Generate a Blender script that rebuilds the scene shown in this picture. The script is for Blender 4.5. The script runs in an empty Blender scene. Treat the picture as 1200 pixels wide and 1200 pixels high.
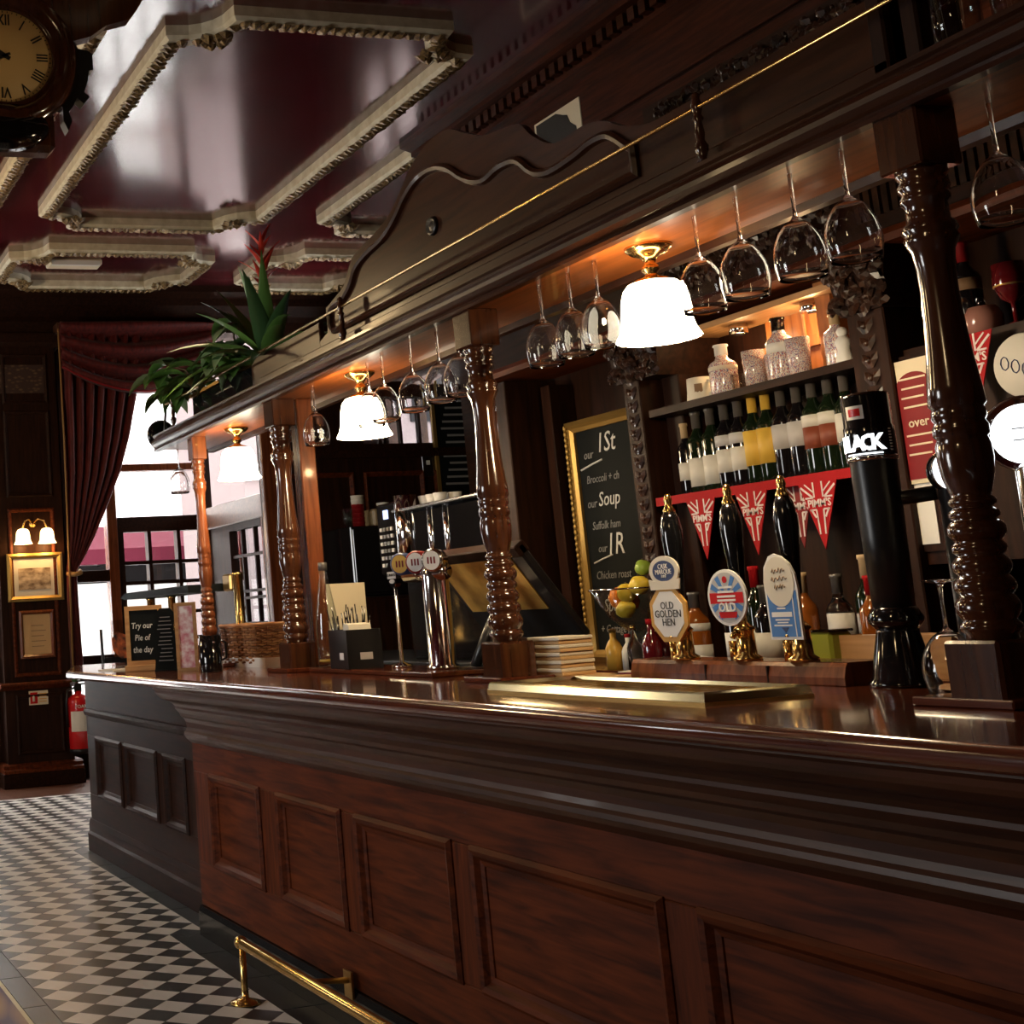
import bpy, bmesh, math, random
from mathutils import Matrix, Vector, Euler
random.seed(7)
SC = bpy.context.scene
COL = SC.collection
PI = math.pi
R = math.radians

# ------------------------------------------------------------------ camera
def make_camera():
    yaw, pit, rol = -0.2756, 0.1518, -0.0577
    cy, sy, cp, sp, cr, sr = math.cos(yaw), math.sin(yaw), math.cos(pit), math.sin(pit), math.cos(rol), math.sin(rol)
    fwd = Vector((cy*cp, sy*cp, sp))
    r0 = Vector((sy, -cy, 0))
    u0 = r0.cross(fwd)
    right = cr*r0 + sr*u0
    up = -sr*r0 + cr*u0
    cam = bpy.data.cameras.new('camera')
    ob = bpy.data.objects.new('camera', cam)
    m = Matrix((right, up, -fwd)).transposed().to_4x4()
    m.translation = Vector((0, 0, 1.35))
    ob.matrix_world = m
    cam.sensor_width = 36.0
    cam.lens = 1580.54/1200*36
    cam.shift_x = (600-128.37)/1200
    cam.shift_y = -(600-488.12)/1200
    cam.clip_start = 0.05
    cam.clip_end = 200
    COL.objects.link(ob)
    SC.camera = ob
make_camera()

# ------------------------------------------------------------------ world, daylight, exposure
W = bpy.data.worlds.new('sky')
SC.world = W
W.use_nodes = True
W.node_tree.nodes['Background'].inputs[0].default_value = (1.0, 0.975, 0.955, 1)
W.node_tree.nodes['Background'].inputs[1].default_value = 17.0
SC.view_settings.view_transform = 'Standard'
SC.view_settings.look = 'None'
SC.view_settings.gamma = 1
SC.view_settings.use_curve_mapping = False
SC.view_settings.exposure = 0.0
try:
    SC.cycles.use_denoising = True
    SC.cycles.max_bounces = 12
    SC.cycles.transparent_max_bounces = 16
    SC.cycles.transmission_bounces = 10
    SC.cycles.sample_clamp_indirect = 6.0
    SC.cycles.caustics_refractive = False
    SC.cycles.caustics_reflective = False
except Exception:
    pass

def portal(loc, rot, sx, sy):          # daylight through one window opening
    l = bpy.data.lights.new('window_portal', 'AREA')
    l.shape = 'RECTANGLE'; l.size = sx; l.size_y = sy
    l.cycles.is_portal = True
    o = bpy.data.objects.new('window_portal', l)
    o.location = loc; o.rotation_euler = rot
    COL.objects.link(o)
portal((12.15, -3.94, 2.13), (R(90), 0, R(90)), 2.1, 3.8)
portal((10.7, -5.97, 2.9), (R(90), 0, 0), 1.2, 1.0)
portal((12.15, -1.475, 2.1), (R(90), 0, R(90)), 0.95, 3.6)
SIDE_WINDOWS = [(4.5, 5.9, 0.8, 2.4), (10.2, 11.2, 2.0, 3.2)]
for a, b, z0, z1 in SIDE_WINDOWS:
    portal(((a+b)/2, 3.1, (z0+z1)/2), (R(-90), 0, 0), b-a, z1-z0)

# ------------------------------------------------------------------ helpers
class MB:
    """collects geometry for ONE mesh object"""
    def __init__(s): s.v = []; s.f = []; s.sm = []
    def add(s, vs, fs, smooth=False, tf=None):
        n = len(s.v)
        s.v += [tuple(tf @ Vector(p)) for p in vs] if tf is not None else [tuple(p) for p in vs]
        s.f += [tuple(i+n for i in f) for f in fs]
        s.sm += [smooth]*len(fs)
        return s
    def box(s, x0, x1, y0, y1, z0, z1, tf=None):
        if x0 > x1: x0, x1 = x1, x0
        if y0 > y1: y0, y1 = y1, y0
        if z0 > z1: z0, z1 = z1, z0
        vs = [(x, y, z) for x in (x0, x1) for y in (y0, y1) for z in (z0, z1)]
        fs = [(0, 1, 3, 2), (4, 6, 7, 5), (0, 4, 5, 1), (2, 3, 7, 6), (0, 2, 6, 4), (1, 5, 7, 3)]
        return s.add(vs, fs, False, tf)
    def lathe(s, prof, seg=20, c=(0, 0, 0), smooth=True, tf=None, a0=0.0, a1=2*PI):
        full = abs(a1-a0-2*PI) < 1e-6
        n = seg if full else seg+1
        vs = []
        for r, z in prof:
            for k in range(n):
                a = a0+(a1-a0)*k/seg
                vs.append((c[0]+r*math.cos(a), c[1]+r*math.sin(a), c[2]+z))
        fs = []
        for i in range(len(prof)-1):
            for k in range(seg):
                k2 = (k+1) % n
                fs.append((i*n+k, i*n+k2, (i+1)*n+k2, (i+1)*n+k))
        if full:
            if prof[0][0] > 1e-6: fs.append(tuple(range(n-1, -1, -1)))
            if prof[-1][0] > 1e-6: fs.append(tuple(range((len(prof)-1)*n, len(prof)*n)))
        return s.add(vs, fs, smooth, tf)
    def prism(s, poly, axis, a0, a1, smooth=False, tf=None):
        n = len(poly)
        def P(p, a):
            return {'x': (a, p[0], p[1]), 'y': (p[0], a, p[1]), 'z': (p[0], p[1], a)}[axis]
        vs = [P(p, a0) for p in poly]+[P(p, a1) for p in poly]
        fs = [(i, (i+1) % n, n+(i+1) % n, n+i) for i in range(n)]
        s.add(vs, fs, smooth, tf)
        return s.add(vs, [tuple(range(n-1, -1, -1)), tuple(range(n, 2*n))], False, tf)
    def tube(s, pts, r, seg=8, smooth=True, tf=None):
        pts = [Vector(p) for p in pts]
        rs = r if isinstance(r, (list, tuple)) else [r]*len(pts)
        vs = []; fs = []; ref = None
        for i, p in enumerate(pts):
            d = (pts[min(i+1, len(pts)-1)]-pts[max(i-1, 0)]).normalized()
            if ref is None:
                ref = d.orthogonal().normalized()
            ref = (ref-d*ref.dot(d))
            ref = ref.normalized() if ref.length > 1e-6 else d.orthogonal().normalized()
            b = d.cross(ref)
            for k in range(seg):
                a = 2*PI*k/seg
                vs.append(p+(ref*math.cos(a)+b*math.sin(a))*rs[i])
        for i in range(len(pts)-1):
            for k in range(seg):
                k2 = (k+1) % seg
                fs.append((i*seg+k, i*seg+k2, (i+1)*seg+k2, (i+1)*seg+k))
        fs.append(tuple(range(seg-1, -1, -1)))
        fs.append(tuple(range((len(pts)-1)*seg, len(pts)*seg)))
        return s.add(vs, fs, smooth, tf)
    def ball(s, c, rx, ry=None, rz=None, seg=12, tf=None):
        ry = ry or rx; rz = rz or rx
        h = max(4, seg//2)
        t = Matrix.Translation(c) @ Matrix.Diagonal((rx, ry, rz, 1))
        if tf is not None: t = tf @ t
        prof = [(math.sin(PI*i/h) if 0 < i < h else 0.0, -math.cos(PI*i/h)) for i in range(h+1)]
        return s.lathe(prof, seg, tf=t)
    def frame(s, x0, x1, z0, z1, y0, y1, w):      # a picture-frame in the XZ plane
        s.box(x0, x1, y0, y1, z1-w, z1); s.box(x0, x1, y0, y1, z0, z0+w)
        s.box(x0, x0+w, y0, y1, z0+w, z1-w); s.box(x1-w, x1, y0, y1, z0+w, z1-w)
        return s
    def sweep_frame(s, pts, prof, axis='y', closed=True):
        """sweep a profile [(inward, out)] round a planar polygon pts; axis = plane normal. 2D pts in the other two axes, CCW"""
        n = len(pts); m = len(prof); vs = []
        for i in range(n):
            p0 = Vector(pts[i-1]); p1 = Vector(pts[i]); p2 = Vector(pts[(i+1) % n])
            d1 = (p1-p0).normalized() if (closed or i > 0) else (p2-p1).normalized()
            d2 = (p2-p1).normalized() if (closed or i < n-1) else d1
            n1 = Vector((-d1.y, d1.x)); n2 = Vector((-d2.y, d2.x))
            b = n1+n2
            b = b.normalized() if b.length > 1e-5 else n1
            k = 1/max(0.35, b.dot(n1))
            for (u, w) in prof:
                q = p1+b*u*k
                vs.append({'x': (w, q.x, q.y), 'y': (q.x, w, q.y), 'z': (q.x, q.y, w)}[axis])
        fs = []
        for i in range(n if closed else n-1):
            j = (i+1) % n
            for k in range(m):
                k2 = (k+1) % m
                fs.append((i*m+k, j*m+k, j*m+k2, i*m+k2))
        if not closed:
            fs.append(tuple(range(m))); fs.append(tuple(range((n-1)*m, n*m))[::-1])
        return s.add(vs, fs)
    def build(s, name, mat, parent=None, loc=(0, 0, 0), rot=(0, 0, 0), bevel=0.0, seg=1, recalc=True):
        me = bpy.data.meshes.new(name)
        me.from_pydata(s.v, [], s.f)
        if recalc:
            bm = bmesh.new(); bm.from_mesh(me)
            bmesh.ops.recalc_face_normals(bm, faces=bm.faces)
            bm.to_mesh(me); bm.free()
        me.polygons.foreach_set('use_smooth', s.sm)
        me.materials.append(M[mat])
        o = bpy.data.objects.new(name, me)
        COL.objects.link(o)
        o.location = loc; o.rotation_euler = rot
        if parent is not None: o.parent = parent
        if bevel:
            b = o.modifiers.new('bevel', 'BEVEL'); b.width = bevel; b.segments = seg; b.limit_method = 'ANGLE'; b.angle_limit = R(40)
        me.update()
        return o

def tag(o, label, cat, group=None):
    o['label'] = label; o['category'] = cat
    if group: o['group'] = group
    return o
def thing(name, label, cat, loc=(0, 0, 0), rz=0.0, group=None):
    o = bpy.data.objects.new(name, None); COL.objects.link(o)
    o.empty_display_size = 0.05
    o.location = loc; o.rotation_euler = (0, 0, rz)
    return tag(o, label, cat, group)
def structure(o):
    o['kind'] = 'structure'; return o
KIDS = {}
def copy_tree(o, parent=None, loc=None, rz=None, label=None, group=None):
    c = o.copy(); COL.objects.link(c); c.parent = parent
    if loc is not None: c.location = loc
    if rz is not None: c.rotation_euler = (0, 0, rz)
    if label: c['label'] = label
    if group: c['group'] = group
    for ch in [q for q in o.children]: copy_tree(ch, c)
    return c
def text(body, size, mat, parent, loc, rot, name='lettering', ext=0.0006, sx=1.0, bold=0.0, shear=0.0):
    cu = bpy.data.curves.new('t', 'FONT'); cu.body = body; cu.size = size; cu.extrude = ext
    cu.align_x = 'CENTER'; cu.align_y = 'CENTER'; cu.resolution_u = 2; cu.offset = bold; cu.shear = shear
    t = bpy.data.objects.new('t', cu); COL.objects.link(t)
    dg = bpy.context.evaluated_depsgraph_get()
    me = bpy.data.meshes.new_from_object(t.evaluated_get(dg))
    bpy.data.objects.remove(t); bpy.data.curves.remove(cu)
    me.name = name; me.materials.clear(); me.materials.append(M[mat])
    o = bpy.data.objects.new(name, me); COL.objects.link(o)
    o.location = loc; o.rotation_euler = rot; o.scale = (sx, 1, 1)
    if parent is not None: o.parent = parent
    return o
TO_Y = (R(90), 0, R(180))      # lettering that faces the customers (+Y)
TO_X = (R(90), 0, R(-90))      # lettering that faces along the bar (-X)

# ------------------------------------------------------------------ materials
M = {}
def mat(name, col, rough=0.5, metal=0.0, spec=0.5, coat=0.0, trans=0.0, ior=1.45, emit=None, es=0.0, sheen=0.0, alpha=1.0):
    m = bpy.data.materials.new(name); m.use_nodes = True
    b = m.node_tree.nodes['Principled BSDF']
    b.inputs['Base Color'].default_value = (*col, 1)
    b.inputs['Roughness'].default_value = rough
    b.inputs['Metallic'].default_value = metal
    b.inputs['Specular IOR Level'].default_value = spec
    b.inputs['Coat Weight'].default_value = coat
    b.inputs['Coat Roughness'].default_value = 0.06
    b.inputs['Transmission Weight'].default_value = trans
    b.inputs['IOR'].default_value = ior
    b.inputs['Sheen Weight'].default_value = sheen
    if emit:
        b.inputs['Emission Color'].default_value = (*emit, 1)
        b.inputs['Emission Strength'].default_value = es
    M[name] = m
    return m, m.node_tree, b
def ramp_noise(nt, scale, c0, c1, stretch=(1, 1, 1), detail=4, p0=0.35, p1=0.65, coord='Object', dist=0.0):
    tc = nt.nodes.new('ShaderNodeTexCoord'); mp = nt.nodes.new('ShaderNodeMapping')
    mp.inputs['Scale'].default_value = stretch
    nz = nt.nodes.new('ShaderNodeTexNoise'); nz.inputs['Scale'].default_value = scale; nz.inputs['Detail'].default_value = detail
    nz.inputs['Distortion'].default_value = dist
    rp = nt.nodes.new('ShaderNodeValToRGB')
    rp.color_ramp.elements[0].position = p0; rp.color_ramp.elements[1].position = p1
    rp.color_ramp.elements[0].color = (*c0, 1); rp.color_ramp.elements[1].color = (*c1, 1)
    L = nt.links.new
    L(tc.outputs[coord], mp.inputs[0]); L(mp.outputs[0], nz.inputs[0]); L(nz.outputs[0], rp.inputs[0])
    return rp.outputs[0], nz.outputs[0]
def add_bump(nt, b, fac, strength=0.2, dist=0.002):
    bp = nt.nodes.new('ShaderNodeBump'); bp.inputs['Strength'].default_value = strength; bp.inputs['Distance'].default_value = dist
    nt.links.new(fac, bp.inputs['Height']); nt.links.new(bp.outputs[0], b.inputs['Normal'])
def wood(name, c0, c1, grain='x', rough=0.35, coat=0.3, scale=6.0):
    m, nt, b = mat(name, c0, rough, coat=coat, spec=0.15 if ('dark' in name or name in ('panel_wood', 'rail_wood')) else 0.4 if name == 'cornice_wood' else 0.28 if name == 'canopy_wood' else 0.5)
    st = {'x': (0.6, 7, 7), 'z': (7, 7, 0.6), 'y': (7, 0.6, 7)}[grain]
    c, f = ramp_noise(nt, scale, c0, c1, st, 6, 0.3, 0.7, dist=0.6)
    nt.links.new(c, b.inputs['Base Color']); add_bump(nt, b, f, 0.12, 0.0015)
    return m
wood('panel_wood', (0.036, 0.0066, 0.0017), (0.135, 0.028, 0.006), 'z', 0.52, 0.0)
wood('rail_wood', (0.036, 0.0066, 0.0017), (0.135, 0.028, 0.006), 'x', 0.52, 0.0)
wood('dark_bulkhead_wood', (0.020, 0.0042, 0.0014), (0.062, 0.014, 0.004), 'x', 0.5, 0.0)
wood('dark_wood', (0.010, 0.0035, 0.0018), (0.030, 0.0095, 0.004), 'x', 0.52, 0.0)
wood('dark_wood_z', (0.010, 0.0035, 0.0018), (0.030, 0.0095, 0.004), 'z', 0.52, 0.0)
wood('cornice_wood', (0.030, 0.009, 0.004), (0.075, 0.024, 0.009), 'x', 0.40, 0.05)
wood('top_wood', (0.055, 0.012, 0.006), (0.14, 0.035, 0.014), 'x', 0.16, 0.6)
wood('canopy_wood', (0.020, 0.0058, 0.002), (0.052, 0.016, 0.005), 'x', 0.30, 0.15)
wood('soffit_wood', (0.15, 0.036, 0.007), (0.32, 0.09, 0.017), 'x', 0.30, 0.2)
wood('post_wood', (0.035, 0.012, 0.006), (0.085, 0.028, 0.011), 'z', 0.16, 0.7)
wood('post_red', (0.09, 0.022, 0.008), (0.19, 0.055, 0.018), 'z', 0.25, 0.4)
wood('light_wood', (0.34, 0.17, 0.065), (0.50, 0.28, 0.12), 'x', 0.45, 0.1)
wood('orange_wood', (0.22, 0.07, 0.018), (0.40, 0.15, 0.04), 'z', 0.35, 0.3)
wood('floor_wood', (0.06, 0.022, 0.012), (0.13, 0.05, 0.025), 'y', 0.4, 0.1)
mat('plinth_black', (0.010, 0.011, 0.012), 0.22, coat=0.3)
# ceiling: dark red gloss paint on a lightly uneven surface
m, nt, b = mat('ceiling_paint', (0.085, 0.012, 0.022), 0.15, coat=1.0, spec=1.0)
b.inputs['Coat Roughness'].default_value = 0.11
c, f = ramp_noise(nt, 1.6, (0.060, 0.005, 0.008), (0.095, 0.009, 0.013), (1, 1, 1), 5)
nt.links.new(c, b.inputs['Base Color'])
c2, f2 = ramp_noise(nt, 26, (0, 0, 0), (1, 1, 1), (0.25, 1, 1), 3)
add_bump(nt, b, f2, 0.07, 0.004)
m, nt, b = mat('cream_plaster', (0.52, 0.43, 0.26), 0.5)
c, f = ramp_noise(nt, 14, (0.60, 0.53, 0.36), (0.76, 0.70, 0.52)); nt.links.new(c, b.inputs['Base Color'])
m, nt, b = mat('gilt_leaf', (0.20, 0.12, 0.04), 0.45, metal=0.35)
c, f = ramp_noise(nt, 60, (0.05, 0.03, 0.015), (0.32, 0.21, 0.08)); nt.links.new(c, b.inputs['Base Color'])
for nm, c0, c1 in (('tile_white', (0.72, 0.68, 0.62), (0.84, 0.80, 0.74)), ('tile_black', (0.012, 0.012, 0.013), (0.032, 0.030, 0.030))):
    m, nt, b = mat(nm, c0, 0.36, spec=0.9)
    c, f = ramp_noise(nt, 5, c0, c1); nt.links.new(c, b.inputs['Base Color']); add_bump(nt, b, f, 0.05, 0.002)
mat('grout', (0.05, 0.045, 0.04), 0.7)
m, nt, b = mat('carpet', (0.12, 0.07, 0.10), 0.95, sheen=0.3)
vo = nt.nodes.new('ShaderNodeTexVoronoi'); vo.inputs['Scale'].default_value = 16
rp = nt.nodes.new('ShaderNodeValToRGB'); rp.color_ramp.elements[0].color = (0.34, 0.20, 0.09, 1); rp.color_ramp.elements[1].color = (0.07, 0.03, 0.08, 1)
rp.color_ramp.elements[0].position = 0.25; rp.color_ramp.elements[1].position = 0.4
nt.links.new(vo.outputs['Distance'], rp.inputs[0]); nt.links.new(rp.outputs[0], b.inputs['Base Color'])
m, nt, b = mat('curtain_red', (0.10, 0.012, 0.012), 0.6, sheen=0.05, spec=0.25)
c, f = ramp_noise(nt, 40, (0.045, 0.004, 0.003), (0.10, 0.009, 0.006), (1, 1, 0.2)); nt.links.new(c, b.inputs['Base Color'])
mat('gold_fringe', (0.30, 0.16, 0.05), 0.7)
mat('wall_paint', (0.05, 0.018, 0.016), 0.5)
m, nt, b = mat('wallpaper', (0.06, 0.03, 0.02), 0.6)
vo = nt.nodes.new('ShaderNodeTexVoronoi'); vo.inputs['Scale'].default_value = 9
rp = nt.nodes.new('ShaderNodeValToRGB'); rp.color_ramp.elements[0].color = (0.16, 0.10, 0.05, 1); rp.color_ramp.elements[1].color = (0.04, 0.018, 0.012, 1)
rp.color_ramp.elements[1].position = 0.45
nt.links.new(vo.outputs['Distance'], rp.inputs[0]); nt.links.new(rp.outputs[0], b.inputs['Base Color'])
mat('brass', (0.72, 0.47, 0.16), 0.20, metal=1.0)
mat('brass_pale', (0.86, 0.68, 0.36), 0.14, metal=1.0)
mat('brass_dull', (0.48, 0.30, 0.10), 0.34, metal=1.0)
mat('chrome', (0.80, 0.80, 0.80), 0.10, metal=1.0)
mat('steel', (0.55, 0.55, 0.56), 0.25, metal=1.0)
mat('gold_frame', (0.40, 0.25, 0.07), 0.48, metal=0.7)
mat('glass', (1, 1, 1), 0.0, trans=1.0, ior=1.46)
mat('black_gloss', (0.006, 0.006, 0.007), 0.10, coat=0.5)
mat('black_satin', (0.010, 0.010, 0.011), 0.32)
mat('slate', (0.006, 0.0075, 0.008), 0.7, spec=0.12)
mat('chalk', (0.62, 0.62, 0.60), 0.9)
mat('chalk_dim', (0.24, 0.24, 0.235), 0.9)
mat('paper', (0.74, 0.69, 0.58), 0.8)
mat('paper_white', (0.82, 0.81, 0.78), 0.7)
mat('paper_beige', (0.62, 0.40, 0.19), 0.8)
mat('ink', (0.02, 0.018, 0.016), 0.7)
mat('ink_blue', (0.02, 0.035, 0.11), 0.6)
mat('red_paint', (0.55, 0.012, 0.014), 0.25, coat=0.4)
mat('red_dark', (0.19, 0.006, 0.008), 0.5, spec=0.3)
mat('red_flag', (0.36, 0.006, 0.010), 0.7, spec=0.2)
mat('flag_white', (0.72, 0.66, 0.64), 0.6)
mat('white_plastic', (0.78, 0.77, 0.74), 0.35)
mat('cream_card', (0.70, 0.62, 0.45), 0.6)
mat('dial_cream', (0.88, 0.62, 0.27), 0.5)
mat('badge_gold', (0.66, 0.36, 0.08), 0.4)
mat('badge_blue', (0.06, 0.20, 0.52), 0.4)
mat('badge_navy', (0.03, 0.05, 0.14), 0.4)
mat('leaf', (0.11, 0.24, 0.05), 0.30, spec=0.6)
mat('leaf_pale', (0.30, 0.42, 0.20), 0.34, spec=0.6)
mat('leaf_dark', (0.05, 0.12, 0.04), 0.28, spec=0.6)
mat('bract_red', (0.62, 0.05, 0.025), 0.4)
mat('stem_brown', (0.10, 0.06, 0.03), 0.7)
mat('wicker', (0.30, 0.13, 0.045), 0.55)
mat('wicker_dark', (0.17, 0.065, 0.02), 0.6)
mat('orange_fruit', (0.80, 0.22, 0.02), 0.4)
mat('lemon', (0.78, 0.56, 0.05), 0.4)
mat('lime', (0.30, 0.45, 0.06), 0.4)
mat('wine_green', (0.006, 0.012, 0.005), 0.06, coat=0.5)
mat('wine_black', (0.006, 0.005, 0.006), 0.06, coat=0.5)
mat('label_white', (0.62, 0.60, 0.54), 0.6)
mat('label_grey', (0.48, 0.47, 0.47), 0.6)
mat('label_yellow', (0.66, 0.42, 0.06), 0.55)
mat('label_red', (0.20, 0.045, 0.02), 0.55)
mat('capsule_grey', (0.16, 0.15, 0.14), 0.3, metal=0.5)
mat('capsule_blue', (0.05, 0.10, 0.34), 0.3)
mat('cork_tan', (0.50, 0.36, 0.20), 0.6)
mat('amber', (0.22, 0.06, 0.008), 0.06, coat=0.4)
mat('juice', (0.62, 0.36, 0.06), 0.25)
mat('pink_glass', (0.34, 0.16, 0.13), 0.15, coat=0.4)
mat('ruby_glass', (0.10, 0.006, 0.009), 0.06, coat=0.6)
mat('green_liquid', (0.22, 0.24, 0.03), 0.10, coat=0.5)
mat('sepia', (0.22, 0.13, 0.07), 0.7)
mat('awning_red', (0.052, 0.006, 0.013), 0.8, spec=0.1)
mat('pavement', (0.78, 0.77, 0.76), 0.8)
mat('street_dark', (0.008, 0.007, 0.0075), 0.7, spec=0.1)
mat('stone_rose', (0.115, 0.09, 0.09), 0.9, spec=0.1)
mat('stone_pale', (0.82, 0.81, 0.79), 0.8)
mat('glow_shade', (1.0, 0.95, 0.85), 0.3, emit=(1.0, 0.86, 0.62), es=14.0)
mat('glow_globe', (1.0, 0.9, 0.7), 0.3, emit=(1.0, 0.72, 0.38), es=12.0)
mat('glow_sconce', (1.0, 0.85, 0.6), 0.3, emit=(1.0, 0.60, 0.22), es=7.0)
mat('glow_badge', (1, 1, 1), 0.3, emit=(0.92, 0.96, 1.0), es=3.0)
mat('glow_blue', (0.5, 0.6, 1), 0.3, emit=(0.45, 0.55, 1.0), es=1.6)
mat('glow_cabinet', (1, 0.8, 0.5), 0.3, emit=(1.0, 0.66, 0.26), es=14.0)
def pane_mat(name, fac, tint):        # clear sheet glass: see-through with a faint mirror
    m = bpy.data.materials.new(name); m.use_nodes = True; nt = m.node_tree; nt.nodes.clear()
    o = nt.nodes.new('ShaderNodeOutputMaterial'); mx = nt.nodes.new('ShaderNodeMixShader'); t = nt.nodes.new('ShaderNodeBsdfTransparent'); g = nt.nodes.new('ShaderNodeBsdfGlossy')
    t.inputs[0].default_value = (*tint, 1); g.inputs['Roughness'].default_value = 0.02; mx.inputs[0].default_value = fac
    nt.links.new(t.outputs[0], mx.inputs[1]); nt.links.new(g.outputs[0], mx.inputs[2]); nt.links.new(mx.outputs[0], o.inputs[0]); M[name] = m
pane_mat('pane', 0.05, (0.97, 0.98, 0.98))
pane_mat('pane_dusty', 0.10, (0.85, 0.87, 0.88))
def thin_glass(name, tint):      # thin clear glass: see-through face on, mirror-like towards its edges
    m = bpy.data.materials.new(name); m.use_nodes = True; nt = m.node_tree; nt.nodes.clear()
    o = nt.nodes.new('ShaderNodeOutputMaterial'); mx = nt.nodes.new('ShaderNodeMixShader'); t = nt.nodes.new('ShaderNodeBsdfTransparent'); g = nt.nodes.new('ShaderNodeBsdfGlossy'); lw = nt.nodes.new('ShaderNodeLayerWeight')
    pw = nt.nodes.new('ShaderNodeMath'); pw.operation = 'POWER'; pw.inputs[1].default_value = 4.0; ad = nt.nodes.new('ShaderNodeMath'); ad.operation = 'MULTIPLY_ADD'; ad.inputs[1].default_value = 0.75; ad.inputs[2].default_value = 0.05
    t.inputs[0].default_value = (*tint, 1); g.inputs['Roughness'].default_value = 0.015; lw.inputs[0].default_value = 0.5
    L = nt.links.new; L(lw.outputs['Facing'], pw.inputs[0]); L(pw.outputs[0], ad.inputs[0]); L(ad.outputs[0], mx.inputs[0]); L(t.outputs[0], mx.inputs[1]); L(g.outputs[0], mx.inputs[2]); L(mx.outputs[0], o.inputs[0]); M[name] = m
thin_glass('clear_glass', (0.93, 0.95, 0.94))
pane_mat('acrylic', 0.08, (0.93, 0.95, 0.96))
m, nt, b = mat('printed_bottle', (0.7, 0.68, 0.62), 0.15, coat=0.5)
vo = nt.nodes.new('ShaderNodeTexVoronoi'); vo.inputs['Scale'].default_value = 55
rp = nt.nodes.new('ShaderNodeValToRGB'); els = rp.color_ramp.elements
els[0].color = (0.75, 0.72, 0.66, 1); els[1].color = (0.06, 0.10, 0.30, 1); els[0].position = 0.45; els[1].position = 0.8
e = els.new(0.62); e.color = (0.55, 0.12, 0.06, 1)
nt.links.new(vo.outputs['Color'], rp.inputs[0]); nt.links.new(rp.outputs[0], b.inputs['Base Color'])
m, nt, b = mat('carved_wood', (0.02, 0.008, 0.004), 0.35, coat=0.25)
c, f = ramp_noise(nt, 30, (0.010, 0.004, 0.0025), (0.05, 0.018, 0.008)); nt.links.new(c, b.inputs['Base Color'])
m, nt, b = mat('brass_plate', (0.62, 0.38, 0.07), 0.36, metal=0.45)
c, f = ramp_noise(nt, 7, (0.42, 0.22, 0.03), (0.95, 0.62, 0.14)); nt.links.new(c, b.inputs['Base Color'])
m, nt, b = mat('seeds', (0.4, 0.28, 0.12), 0.4)
vo = nt.nodes.new('ShaderNodeTexVoronoi'); vo.inputs['Scale'].default_value = 90
rp = nt.nodes.new('ShaderNodeValToRGB'); rp.color_ramp.elements[0].color = (0.62, 0.50, 0.30, 1); rp.color_ramp.elements[1].color = (0.10, 0.06, 0.03, 1)
nt.links.new(vo.outputs['Distance'], rp.inputs[0]); nt.links.new(rp.outputs[0], b.inputs['Base Color'])
# ================================================================== THE ROOM
def rect_ring_wall(name, boxes, matn):
    b = MB()
    for q in boxes: b.box(*q)
    return structure(b.build(name, matn))
CE = 4.43
rect_ring_wall('ceiling', [(-2.2, 12.2, -6.0, 3.3, CE, CE+0.15)], 'ceiling_paint')
FL = rect_ring_wall('floor', [(-2.2, 10.98, -6.0, 3.3, -0.12, -0.004)], 'grout')
rect_ring_wall('floor', [(10.98, 12.2, -6.0, 3.3, -0.12, 0.0)], 'floor_wood')
# end wall with the tall street window
WE = rect_ring_wall('wall_end', [(12.0, 12.2, -2.90, -1.95, 0, CE), (12.0, 12.2, -1.0, 3.3, 0, CE), (12.0, 12.2, -1.95, -1.0, 0, 0.3), (12.0, 12.2, -1.95, -1.0, 3.9, CE), (12.0, 12.2, -6.0, -4.98, 0, CE), (12.0, 12.2, -4.98, -2.90, 0, 0.22), (12.0, 12.2, -4.98, -2.90, 4.02, CE)], 'dark_wood_z')
rect_ring_wall('wall_side', [(7.79, 10.1, -6.0, -5.8, 0, CE), (11.3, 12.2, -6.0, -5.8, 0, CE), (10.1, 11.3, -6.0, -5.8, 0, 2.4), (10.1, 11.3, -6.0, -5.8, 3.4, CE)], 'dark_wood_z')
WB = rect_ring_wall('wall_back', [(-2.2, 7.79, -6.0, -4.6, 0, CE)], 'dark_wood')
rect_ring_wall('wall_rear', [(-2.4, -2.2, -6.0, 3.3, 0, CE)], 'wall_paint')
bx = []
xs = [-2.2]
for a, b_, z0, z1 in SIDE_WINDOWS:
    bx.append((xs[-1], a, 3.0, 3.2, 0, CE)); bx.append((a, b_, 3.0, 3.2, 0, z0)); bx.append((a, b_, 3.0, 3.2, z1, CE)); xs.append(b_)
bx.append((xs[-1], 12.2, 3.0, 3.2, 0, CE))
rect_ring_wall('wall_street', bx, 'wall_paint')
for k, (a, b_, z0, z1) in enumerate(SIDE_WINDOWS):
    w = MB().frame(a, b_, z0, z1, 3.04, 3.12, 0.06)
    w.box((a+b_)/2-0.025, (a+b_)/2+0.025, 3.05, 3.11, z0+0.06, z1-0.06)
    o = structure(w.build('window_%d' % (k+3), 'dark_wood_z'))
    MB().box(a+0.05, b_-0.05, 3.078, 3.084, z0+0.05, z1-0.05).build('pane', 'pane', o)

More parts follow.
